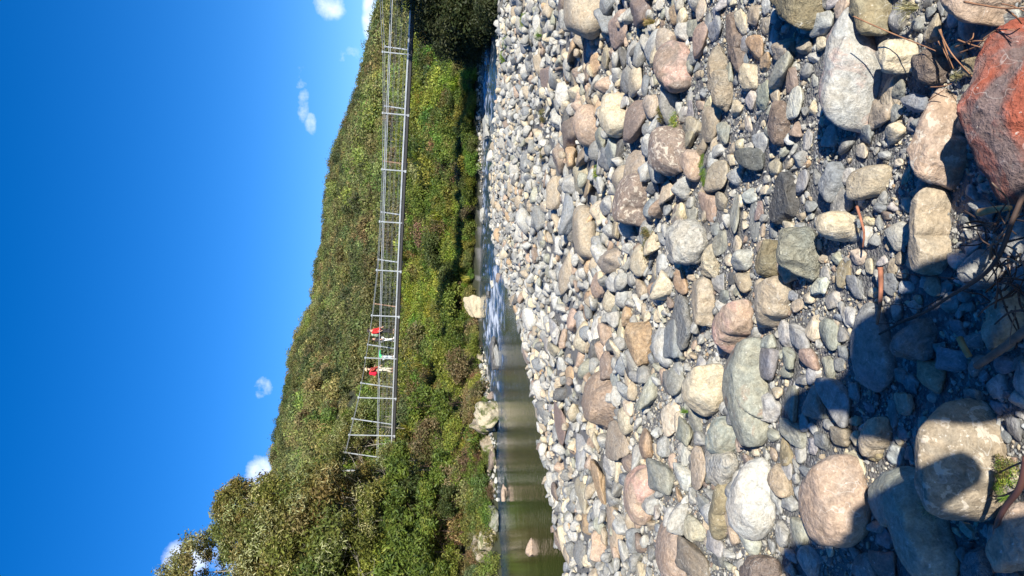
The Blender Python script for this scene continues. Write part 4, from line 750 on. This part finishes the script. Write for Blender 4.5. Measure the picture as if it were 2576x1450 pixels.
rock(1268, 1241, 8, 24, .22, 'pk', M_ST, 'pinkish white stone alone in the pool nearer the far bank', 910, 'far stone in the pool')
rock(1330, 1392, 8, 30, .16, 'pk', M_ST, 'pinkish white stone alone in the pool nearest the bottom edge', 911, 'near stone in the pool')
rock(1222, 328, 9, 20, .5, 'lg', M_RR, 'light grey rock at the dark channel near the upper edge', 912)
rock(1212, 543, 6, 22, .4, 'lg', M_RR, 'small pale rock on the far edge halfway along the channel', 913)
rock(1236, 716, 5, 12, .2, 'wh', M_ST, 'white stone wet by the rapids', 914)
rock(1228, 742, 5, 10, .2, 'dk', M_WET, 'dark stone poking out of the rapids', 915)
rock(1250, 700, 6, 16, .25, 'br', M_WET, 'brown stone breaking the rapids near the bar', 916)
rock(1203, 905, 10, 40, .4, 'tn', M_RR, 'low tan ledge along the foot of the far bank', 917)
rock(1206, 960, 12, 30, .4, 'br', M_RR, 'low brown ledge right beside the cream waterfall rocks', 918)
rock(1405, 1371, 13, 31, .22, 'br', M_ST, 'brown boulder at the water edge near the bottom left', 919)
rock(1392, 1337, 7, 14, .12, 'br', M_ST, 'small wet brown stone in the shallows of the pool', 920)

# ------------------------------------------------------------------ suspension footbridge
GAL = flat('galvanised_steel', (.47, .50, .52), .5, .25, .18, 3); RUST = flat('rusted_steel', (.32, .2, .13), .8, .1, .3, 4); WIRE = flat('steel_wire', (.33, .35, .34), .5, .4); DECK = flat('dark_deck', (.05, .05, .05), .9)
SLP = .55; u2 = Vector((1, -SLP, 0)).normalized(); n2v = Vector((-u2.y * -1, 0, 0)); n2v = Vector((u2.y, -u2.x, 0))      # towards the camera
meas = [(143, 1035, 963.5), (295, 1026, 964), (432, 1017, 962), (562, 1013, 956), (683, 1007, 948.3), (797, 1003, 936), (897, 999.5, 920), (999, 995, 902.7), (1094, 990.6, 879.7)]
st = []
for k in range(-3, 12):
    X = 11.96 - 2.745 * k; Y = 44.2 - SLP * X; j = min(max(k, 0), 8); zz = [PY(m[1], m[0], 44.2 - SLP * (11.96 - 2.745 * i)).z for i, m in enumerate(meas)]; zc = [PY(m[2], m[0], 44.2 - SLP * (11.96 - 2.745 * i)).z for i, m in enumerate(meas)]
    co = np.polyfit(range(9), zz, 2); cc = np.polyfit(range(9), zc, 3) if 0 <= k <= 8 else np.polyfit(range(9), zc, 2)
    zb = float(np.polyval(co, k)); zt = zc[k] if 0 <= k <= 8 else float(np.polyval(cc, k)); st.append((X, Y, zb, zt))
W_ = 1.15; br = empty('footbridge', (st[5][0], st[5][1], st[5][2])); tag(br, 'narrow grey steel suspension footbridge crossing the river above the gravel bar', 'bridge')
bo = br.location.copy()
def npt(k, z, off=0.0): X, Y, zb, zt = st[k]; return Vector((X, Y, zb + z)) - n2v * off - bo
n_st = len(st)
for side, off in (('near', 0), ('far', W_)):
    b = MB()
    for k in range(n_st - 1): b.bar(npt(k, .16, off), npt(k + 1, .165, off), .06, .08)
    b.build('deck_beam', GAL, br)
    for nm, hz, r in (('handrail', 1.13, .02), ('main_cable', None, .016), ('side_wire', .35, .006), ('side_wire', .6, .006), ('side_wire', .86, .006)):
        pts = [npt(k, (st[k][3] - st[k][2]) if hz is None else hz, off) for k in range(n_st)]; b = MB(); b.add(tube(pts, r, 6)); b.build(nm, GAL if hz and hz > 1 else WIRE, br, True)
    for k in range(n_st):
        h = st[k][3] - st[k][2]; b = MB(); up = Vector((0, 0, 1)); tp = npt(k, h + .02, off) + u2 * (.09 * h) + n2v * ((.05 if off == 0 else -.14) * h)
        b.bar(npt(k, -.03, off), tp, .058, .045, u2); b.bar(tp - Vector((0, 0, .05)), tp + Vector((0, 0, .03)), .11, .09, u2); p_ = b.build('post', GAL, br)
        if off and k in (5, 8): p_.data.materials.clear(); p_.data.materials.append(RUST); p_['label'] = 'rust stained post'
    b = MB()
    for k in range(n_st - 1):
        for j in range(9):
            t = j / 9; a = npt(k, .2, off).lerp(npt(k + 1, .2, off), t); c = npt(k, 1.1, off).lerp(npt(k + 1, 1.1, off), t); b.add(tube([a, c], .0014, 3, False))
    tag(b.build('wire_netting', WIRE, br), kind='stuff')
for k in range(n_st):
    b = MB(); a = npt(k, -.02, -.12); c = npt(k, -.02, W_ + .12); b.bar(a, c, .09, .10); b.build('cross_beam', GAL if k % 3 else DECK, br)
for k in range(n_st - 1):
    b = MB()
    for off in (.05, .58, 1.1): b.bar(npt(k, .02, off) , npt(k + 1, .02, off), .06, .13)
    b.build('stringer', DECK, br)
    b = MB(); a, c = npt(k, .17, W_ / 2), npt(k + 1, .17, W_ / 2); L_ = (c - a).length; nb = int(L_ / .16)
    for j in range(nb): p = a.lerp(c, (j + .5) / nb); b.bar(p + n2v * (W_ / 2 - .05), p - n2v * (W_ / 2 - .05), .14, .03)
    tag(b.build('deck_boards', DECK, br), kind='stuff')

# ------------------------------------------------------------------ people
SKIN = flat('skin', (.48, .29, .2), .6, noise=.05)
def cloth(name, c, c2=None, plaid=None):
    m = flat(name, c, .9, noise=.15, nscale=6)
    if plaid:
        N = m.node_tree.nodes; L = m.node_tree.links; b = N['Principled BSDF']; src = b.inputs['Base Color'].links[0].from_socket; t = N.new('ShaderNodeTexCoord'); ch = N.new('ShaderNodeTexChecker'); ch.inputs['Scale'].default_value = plaid
        L.new(t.outputs['Object'], ch.inputs['Vector']); mx = N.new('ShaderNodeMixRGB'); mx.inputs[2].default_value = (*c2, 1); L.new(src, mx.inputs[1]); L.new(ch.outputs['Fac'], mx.inputs[0]); L.new(mx.outputs[0], b.inputs['Base Color'])
    return m
def skin(name, V, E, Rr, mat, parent, root=0, sub=1):
    me = bpy.data.meshes.new(name); me.from_pydata([tuple(v) for v in V], E, []); me.materials.append(mat); o = bpy.data.objects.new(name, me); C.objects.link(o); o.parent = parent
    md = o.modifiers.new('skin', 'SKIN'); md.use_smooth_shade = True
    for i, r in enumerate(Rr):
        s = me.skin_vertices[0].data[i]; s.radius = (r, r) if not hasattr(r, '__len__') else r; s.use_root = (i == root)
    s_ = o.modifiers.new('sub', 'SUBSURF'); s_.levels = sub; s_.render_levels = sub; return o
def person(loc, rz, H, label, J={}, top=None, legs=None, shoes=None, hair=None, hat=None, pack=None, coat=False, fine=False):
    """faces +x; J overrides joints (metres for a 1.7 m body)"""
    t = empty('person', loc, rz); s = H / 1.7
    j = dict(pel=(0, 0, .93), sp=(0, 0, 1.12), ch=(.0, 0, 1.32), nk=(.0, 0, 1.47), hd=(.03, 0, 1.56), ht=(.02, 0, 1.66))
    for sd, y in (('L', 1), ('R', -1)):
        j.update({'sh' + sd: (0, .17 * y, 1.40), 'el' + sd: (.02, .23 * y, 1.13), 'wr' + sd: (.12, .22 * y, .90), 'hp' + sd: (0, .085 * y, .89), 'kn' + sd: (.03, .09 * y, .49), 'an' + sd: (0, .09 * y, .085), 'to' + sd: (.15, .10 * y, .035)})
    j.update(J); j = {k: Vector(v) * s for k, v in j.items()}
    nm = ['pel', 'sp', 'ch', 'nk', 'hd', 'ht']; V = [j[k] for k in nm]; E = [(i, i + 1) for i in range(5)]; Rr = [.12, .105, .125, .052, .082, .07]
    V.append(j['hd'] + Vector((.098, 0, .0)) * s); Rr.append(.016); E.append((4, 6))                      # nose
    for sd in 'LR':
        y = 1 if sd == 'L' else -1
        b0 = len(V); V += [j['sh' + sd], j['el' + sd], j['wr' + sd]]; Rr += [.052, .038, .026]; E += [(2, b0), (b0, b0 + 1), (b0 + 1, b0 + 2)]
        dr = (j['wr' + sd] - j['el' + sd]).normalized(); side = dr.cross(Vector((0, 0, 1))); side = side.normalized() if side.length > .1 else Vector((1, 0, 0)); V.append(j['wr' + sd] + dr * .07 * s); Rr.append((.034, .018)); pm = len(V) - 1; E.append((b0 + 2, pm))
        for f in range(4): o0 = side * (f - 1.5) * .02 * s; V += [V[pm] + o0 + dr * .05 * s, V[pm] + o0 + dr * (.085 + .01 * (f in (1, 2))) * s + Vector((.015, 0, -.01)) * s]; Rr += [.009, .008]; E += [(pm, len(V) - 2), (len(V) - 2, len(V) - 1)]
        V += [j['wr' + sd] + dr * .05 * s + side * .045 * s]; Rr += [.01]; E.append((b0 + 2, len(V) - 1))
        b1 = len(V); V += [j['hp' + sd], j['kn' + sd], j['an' + sd], j['to' + sd]]; Rr += [.082, .055, .038, .035]; E += [(0, b1), (b1, b1 + 1), (b1 + 1, b1 + 2), (b1 + 2, b1 + 3)]
    skin('body', V, E, [tuple(q * s for q in r) if hasattr(r, '__len__') else r * s for r in Rr], SKIN, t)
    # top
    V = [j['pel'] + Vector((0, 0, .03)) * s, j['sp'], j['ch'], j['nk'] - Vector((0, 0, .05)) * s]; E = [(0, 1), (1, 2), (2, 3)]; Rr = [(.16, .125), (.15, .12), (.165, .125), .07]
    for sd in 'LR': b0 = len(V); V += [j['sh' + sd], j['el' + sd], j['el' + sd].lerp(j['wr' + sd], .92)]; Rr += [.068, .055, .045]; E += [(2, b0), (b0, b0 + 1), (b0 + 1, b0 + 2)]
    if coat: V.insert(0, j['pel'] - Vector((0, 0, .12)) * s); E = [(a + 1, b + 1) for a, b in E] + [(0, 1)]; Rr = [(.19, .15)] + Rr
    skin('jacket' if coat else 'shirt', V, E, [tuple(q * s for q in r) if hasattr(r, '__len__') else r * s for r in Rr], top, t)
    V = [j['pel'] + Vector((0, 0, .02)) * s]; E = []; Rr = [(.15, .125)]
    for sd in 'LR': b0 = len(V); V += [j['hp' + sd], j['kn' + sd], j['an' + sd] + Vector((0, 0, .03)) * s]; Rr += [.098, .078, .06]; E += [(0, b0), (b0, b0 + 1), (b0 + 1, b0 + 2)]
    skin('trousers', V, E, [tuple(q * s for q in r) if hasattr(r, '__len__') else r * s for r in Rr], legs, t)
    for sd in 'LR': skin('shoe', [j['an' + sd] + Vector((-.05, 0, -.03)) * s, j['an' + sd] + Vector((.05, 0, -.035)) * s, j['to' + sd] + Vector((.02, 0, .01)) * s], [(0, 1), (1, 2)], [.05 * s, .05 * s, .045 * s], shoes, t)
    hc = j['hd'].lerp(j['ht'], .55); V0, F0 = ico(3)
    for y in (-1, 1):
        V1, F1 = ico(2); e = link('eye', mesh('eye', V1 * .011 * s, F1, True), flat('eye_dark', (.02, .015, .01), .3), t); e.location = hc + Vector((.082, .032 * y, -.03)) * s
        e = link('ear', mesh('ear', V1 * np.array([.018, .012, .03]) * s, F1, True), SKIN, t); e.location = hc + Vector((-.005, .088 * y, -.035)) * s
    Vh = V0 * np.array([.1, .094, .105]) * s; cut = (V0[:, 0] > .35) & (V0[:, 2] < .45); Vh[cut] *= .72; low = V0[:, 2] < -.3; Vh[low] *= .9
    hb = link('hair', mesh('hair', Vh + np.array(hc + Vector((-.015, 0, .01)) * s), F0, True), hair, t)
    if hat:
        b = MB(); pr = [(0, .0), (.19, .0), (.19, .012), (.105, .022), (.10, .08), (.085, .11), (0, .118)]; nn = 20
        if hat[1] == 'cap': pr = [(0, 0), (.115, 0), (.118, .03), (.105, .08), (.06, .12), (0, .13)]
        for (r, z) in pr:
            for q in range(nn): a = 6.2832 * q / nn; b.V.append((hc.x + r * s * math.cos(a), hc.y + r * s * math.sin(a), hc.z + (.03 + z + (.02 * math.cos(2 * a) if r > .15 else 0)) * s))
        for i in range(len(pr) - 1):
            for q in range(nn): b.F.append((i * nn + q, i * nn + (q + 1) % nn, (i + 1) * nn + (q + 1) % nn, (i + 1) * nn + q))
        b.build('hat', hat[0], t, True)
    if pack:
        V1, F1 = ico(3); sg = np.sign(V1) * np.abs(V1) ** .6; p_ = link('backpack', mesh('backpack', sg * np.array([.12, .16, .25]) * s, F1, True), pack, t); p_.location = j['ch'] + Vector((-.22, 0, -.06)) * s
        sg2 = sg * np.array([.05, .12, .1]) * s; link('pocket', mesh('pocket', sg2, F1, True), pack, p_).location = (-.12 * s, 0, -.09 * s)
    tag(t, label, 'person'); return t
def on_bridge(yD, off=.5):
    b = (725 - yD) / FPX; lo, hi = -14.0, 14.0; dX, dY = -n2v.x * off, -n2v.y * off; x = (b * (44.2 + dY) - dX) / (1 + b * SLP)
    z = np.interp(x, [s_[0] for s_ in st][::-1], [s_[2] for s_ in st][::-1]); return Vector((x + dX, 44.2 - SLP * x + dY, z + .20))
fr = math.atan2(u2.y, u2.x)
blk = cloth('black_cloth', (.018, .018, .02)); brown = cloth('boot_brown', (.10, .07, .045)); hairm = flat('dark_hair', (.02, .014, .01), .6)
person(on_bridge(832, .45), fr, 1.68, 'walker in a red jacket and dark hat with a pale green backpack, on the bridge', dict(anR=(-.1, -.09, .09), toR=(.03, -.1, .03)), cloth('red_jacket', (.62, .02, .02)), blk, brown, hairm, (flat('dark_hat', (.05, .04, .04), .9), 'brim'), cloth('sage_pack', (.30, .40, .28)), coat=True)
person(on_bridge(853, .45), fr, 1.45, 'dark haired child in a black top and white trousers walking on the bridge', dict(anL=(-.22, .09, .13), knL=(-.05, .09, .5), toL=(-.1, .1, .05), anR=(.12, -.09, .09), toR=(.27, -.1, .035), wrL=(.25, .16, 1.05)), blk, cloth('white_trousers', (.7, .7, .7)), cloth('white_shoe', (.6, .6, .6)), hairm)
person(on_bridge(898, .62), fr + math.pi * .47, 1.30, 'child in a green top and pale trousers bending over the far rail of the bridge', dict(sp=(.06, 0, 1.1), ch=(.26, 0, 1.19), nk=(.40, 0, 1.12), hd=(.47, 0, 1.05), ht=(.52, 0, .98), shL=(.27, .16, 1.22), shR=(.27, -.16, 1.22), elL=(.45, .22, 1.1), elR=(.30, -.38, 1.18), wrR=(.36, -.58, 1.16), wrL=(.58, .18, 1.05)),
       cloth('green_top', (.05, .42, .16)), cloth('pale_jeans', (.55, .62, .68)), cloth('white_shoe', (.6, .6, .6)), hairm)
person(on_bridge(928, .45), fr + .15, 1.78, 'walker in a straw hat and red checked shirt with a red backpack, on the bridge', dict(anR=(-.12, -.09, .09), toR=(.02, -.1, .035), elR=(.12, -.22, 1.14), wrR=(.32, -.2, 1.12)), cloth('checked_shirt', (.55, .06, .03), (.06, .02, .02), 14), cloth('khaki', (.50, .46, .36)), brown, hairm, (flat('straw', (.62, .5, .28), .9), 'brim'), cloth('red_pack', (.60, .01, .04)))
# the photographer holding the phone and a companion: behind the camera, their shadows fall over the stones in front
up_ = dict(elL=(.02, .28, 1.14), wrL=(.10, .12, 1.30), elR=(.02, -.28, 1.14), wrR=(.10, -.12, 1.30))
fw = math.pi / 2
person((.03, -.26, zg(0, -.3)), fw, 1.80, 'photographer in a dark jacket whose shadow falls at the bottom of the photo', up_, cloth('navy_jacket', (.03, .04, .08)), blk, brown, hairm, coat=True)
person((.72, -.24, zg(.6, -.3)), fw, 1.78, 'companion in a grey jacket whose shadow falls across the flat slab', {}, cloth('grey_jacket', (.12, .12, .13)), blk, brown, hairm, pack=cloth('day_pack', (.05, .06, .05)), coat=True)

# ------------------------------------------------------------------ sticks, brambles and small plants on the bar
def gp(t_, x, y, h): D = dxy(t_, x, y); z = zg(*P(D[0], D[1], 0).xy) + h; return P(D[0], D[1], z)
def smooth(pts, n=5):
    out = []; q = [pts[0]] + pts + [pts[-1]]
    for i in range(1, len(q) - 2):
        for k in range(n):
            t = k / n; a, b, c, d = q[i - 1], q[i], q[i + 1], q[i + 2]; out.append(.5 * ((2 * b) + (c - a) * t + (2 * a - 5 * b + 4 * c - d) * t * t + (3 * b - a - 3 * c + d) * t ** 3))
    return out + [pts[-1]]
def stem(t_, pts, r, mat, name='stem', parent=None, taper=.5):
    W = smooth([gp(t_, *p) for p in pts]); m = len(W); b = MB(); b.add(tube(W, [r * (1 - taper * i / m) for i in range(m)], 7)); return b.build(name, mat, parent, True)
REDB = flat('rusty_bark', (.27, .11, .06), .85, noise=.4, nscale=40); OCH = flat('split_wood', (.42, .24, .09), .8, noise=.3, nscale=30); TW = flat('dry_twig', (.26, .13, .065), .85, noise=.3, nscale=40); GRW = flat('grey_brown_wood', (.16, .11, .075), .85, noise=.35, nscale=30)
tag(stem('B', [(240, 575, .10), (245, 700, .095), (238, 850, .09), (215, 1000, .07)], .010, REDB, 'stick'), 'thick rusty red stick lying straight down the gravel', 'stick')
tag(stem('B', [(65, 120, .08), (95, 220, .085), (118, 320, .075), (108, 430, .06)], .006, REDB, 'stick'), 'short curved orange brown stick near the smooth cream boulder', 'stick')
tag(stem('B', [(965, 1315, .06), (1150, 1190, .09), (1318, 1060, .13), (1460, 960, .16)], .011, GRW, 'branch', taper=-.2), 'thick cut brown branch coming in from the right edge in shadow', 'branch')
tag(stem('B', [(985, 165, .11), (1100, 140, .13), (1215, 130, .14)], .012, OCH, 'stick'), 'split ochre stick catching the sun above the brambles', 'stick')
tag(stem('B', [(835, 1105, .05), (870, 1180, .05), (910, 1248, .04)], .010, OCH, 'stick', taper=.1), 'short flat wood chip lying in the shadow', 'stick')
bmb = empty('bramble', tuple(gp('B', 1290, 500, 0))); tag(bmb, 'dead dark bramble tangle with long arching runners at the right edge', 'bramble')
inv = bmb.location.copy()
def bst(t_, pts, r, mat=M_TWIG, taper=.5): o = stem(t_, pts, r, mat, 'stem', None, taper); o.parent = bmb; o.location = -inv; return o
bst('B', [(1318, 20, .22), (1230, 230, .24), (1150, 450, .25), (1050, 600, .22), (920, 700, .17), (750, 800, .13), (600, 900, .10), (420, 975, .07), (300, 1040, .05), (150, 1115, .04), (0, 1140, .03)], .0065)
bst('B', [(600, 890, .09), (450, 975, .07), (240, 1000, .05), (90, 970, .03)], .0022); bst('B', [(700, 800, .11), (530, 890, .08), (350, 855, .06), (100, 900, .03)], .002)
bst('B', [(1100, 560, .2), (900, 690, .1), (820, 665, .08), (550, 640, .05), (350, 615, .03)], .0025); bst('B', [(870, 150, .05), (960, 210, .08), (1060, 310, .12)], .0028); bst('B', [(860, 275, .03), (960, 295, .05), (1070, 320, .09)], .0025)
bst('C', [(1340, 560, .22), (1290, 780, .2), (1180, 930, .16), (1110, 1080, .12), (1095, 1250, .08), (1090, 1420, .05)], .0095, flat('red_brown_stem', (.11, .045, .03), .6)); bst('C', [(1270, 800, .18), (1150, 850, .10), (1050, 845, .06)], .003); bst('C', [(1318, 590, .2), (1200, 640, .12), (1130, 680, .06)], .003)
bst('B', [(1318, 900, .2), (1200, 920, .15), (1060, 1040, .05)], .0035); bst('B', [(1130, 740, .18), (1200, 930, .12), (1270, 1060, .08)], .003)
rb_ = random.Random(3)
for i in range(60):
    x, y, h = rb_.uniform(1050, 1500), rb_.uniform(150, 950), rb_.uniform(.02, .2); pts = [(x, y, h)]; a = rb_.uniform(0, 6.28)
    for k in range(rb_.randint(3, 5)): a += rb_.uniform(-.5, .5); x += 75 * math.cos(a); y += 75 * math.sin(a); h = max(.01, h + rb_.uniform(-.04, .06)); pts.append((x, y, h))
    bst('B', pts, rb_.uniform(.0015, .004), rb_.choice((M_TWIG, M_TWIG, GRW)))
tw = empty('dry_twigs', tuple(gp('A', 950, 330, 0))); tag(tw, 'dry reddish twigs fallen over the stones in the upper right corner', 'twigs'); inv = tw.location.copy()
for pts in ([(40, 125, .2), (300, 240, .14), (500, 320, .1), (660, 385, .09)], [(680, 225, .12), (760, 380, .12), (850, 490, .1), (1010, 655, .06)], [(690, 220, .12), (730, 370, .1), (790, 520, .07)], [(615, 655, .09), (700, 650, .09), (775, 630, .08)], [(600, 755, .1), (720, 675, .1)],
            [(1005, 300, .16), (1120, 225, .16), (1250, 230, .15)], [(870, 15, .2), (1000, 40, .2), (1180, 65, .2), (1330, 60, .2)], [(1150, 30, .2), (1240, 50, .2), (1330, 90, .2)], [(800, 355, .08), (950, 310, .1), (1180, 320, .12)], [(820, 300, .09), (900, 330, .1), (990, 355, .1)], [(830, 400, .06), (960, 350, .08), (1020, 300, .1)], [(675, 310, .11), (740, 430, .09), (770, 515, .06)], [(880, 325, .1), (930, 290, .12), (940, 250, .1)], [(1180, 70, .2), (1260, 130, .17), (1300, 180, .12)]):
    o = stem('A', pts, rb_.uniform(.002, .0035), TW, 'twig'); o.parent = tw; o.location = -inv
tn_ = [tuft('tuft', 700 + i, 90, p, .02, 1.0) for i, p in enumerate([[(.30, .18, .06), (.20, .2, .05), (.33, .25, .12)], [(.10, .19, .03), (.14, .22, .04)], [(.36, .33, .2), (.3, .26, .14), (.2, .2, .08)]])]
gc = [crown('ground_plant', 720 + i, 900, .07, p, clumps=16, R=(1, 1, .5), csz=.4) for i, p in enumerate([[(.10, .17, .02), (.15, .22, .03)], [(.10, .115, .03), (.14, .12, .04), (.17, .12, .06)], [(.24, .26, .04), (.12, .2, .03)]])]
def plant(t_, x, y, px, me, name, lab, cat='plant', h=.5):
    p = gp(t_, x, y, .07); k = T[t_][2]; s = 1.3 * px * .63137 / k / FPX * (p - Vector((0, 0, CH))).length; o = link(name, me); o.scale = (s, s, s); o.location = p + Vector((0, 0, -.02 + (s * h * .4))); o.rotation_euler = (0, 0, rb_.uniform(0, 6)); o.color = (1.3, 1.3, 1.2, 1); tag(o, lab, cat); return o
plant('G', 880, 110, 48, tn_[0], 'grass_tuft', 'rusty orange and green grass tuft below the brown stone at the top', 'grass', 0)
for y_, s_ in ((1190, 34), (1245, 48), (1300, 42), (1350, 38)): pass
fr_ = empty('green_plant', tuple(gp('D', 205, 1280, 0))); tag(fr_, 'bright green feathery plant climbing against the pink stone', 'plant'); inv = fr_.location.copy()
for y_, s_, x_ in ((1190, 34, 205), (1240, 44, 195), (1295, 44, 210), (1345, 34, 215), (1385, 26, 215)):
    p = gp('D', x_, y_, .05); k = s_ * .63137 / 1.883 / FPX * (p - Vector((0, 0, CH))).length; o = link('leaf_cluster', gc[0], None, fr_); o.scale = (k, k, k); o.location = p - inv; o.color = (1.2, 1.2, 1, 1); o.rotation_euler = (.3, 0, y_)
for t_, x, y, px, k, lab in [('G', 925, 570, 42, 1, 'flat olive mat of groundcover above the white patched purple boulder'), ('G', 985, 610, 36, 2, 'yellowish green mat of groundcover touching the white patched purple boulder'), ('G', 850, 1180, 42, 1, 'brown green mat of groundcover below the white dotted dome boulder'), ('G', 850, 1260, 40, 1, 'lower brown green mat of groundcover between cobbles in mid bar'),
    ('G', 240, 110, 32, 2, 'fresh green weed among cobbles near the top edge'), ('G', 150, 215, 26, 0, 'small green weed at the shaded water edge'), ('G', 135, 290, 26, 0, 'green weed lowest of those along the shaded water edge'), ('G', 330, 585, 30, 1, 'reddish green weed low in the far cobbles'), ('G', 600, 870, 30, 2, 'thin green weed beside the long tan stones in mid bar'), ('G', 330, 770, 26, 1, 'dull green weed between the far brown boulders'), ('C', 1150, 630, 75, 1, 'reddish green fern clump at the right end of the huge lichen spotted boulder'),
    ('C', 1160, 690, 70, 2, 'curly green moss under the reddish fern clump'), ('C', 1110, 790, 45, 0, 'bright green leaf cluster on the edge of the huge lichen spotted boulder')]: plant(t_, x, y, px, gc[k], 'ground_plant', lab)
for t_, x, y, px, k, lab in [('H', 1005, 655, 32, 1, 'tiny green grass tuft left of the smooth cream triangular boulder'), ('C', 650, 930, 110, 2, 'dry pale grass tuft in the gap between the slab and the huge boulder'), ('A', 470, 60, 110, 2, 'dry straw coloured grass with a few green leaves at the top edge'), ('G', 320, 180, 30, 1, 'thin green grass tuft among cobbles at the upper end of the bar'), ('C', 1160, 860, 60, 1, 'few bright green blades beside the dark reddish stem'), ('A', 810, 570, 60, 2, 'small dry grey tuft beside the brown grey wedge stone')]: plant(t_, x, y, px, tn_[k], 'grass_tuft', lab, 'grass', 0)

vm = [(r[0], r[1], r[2]) for r in ROCKS if r[2] != 'rock'] + [(965, 832, 'walker in the red jacket'), (975, 898, 'child in the green top'), (960, 928, 'walker in the straw hat'), (1150, 60, 'shaded end of the far bank'), (985, 1100, 'lower end of the footbridge'), (1222, 328, 'light grey channel rock'), (650, 1200, 'cloud on the ridge')]
relabel([p for p in PLANTS if p['cat'] == 'tree'], vm, 'tree', 'tree'); relabel([p for p in PLANTS if p['cat'] == 'shrub'], vm, 'shrub', 'shrub')
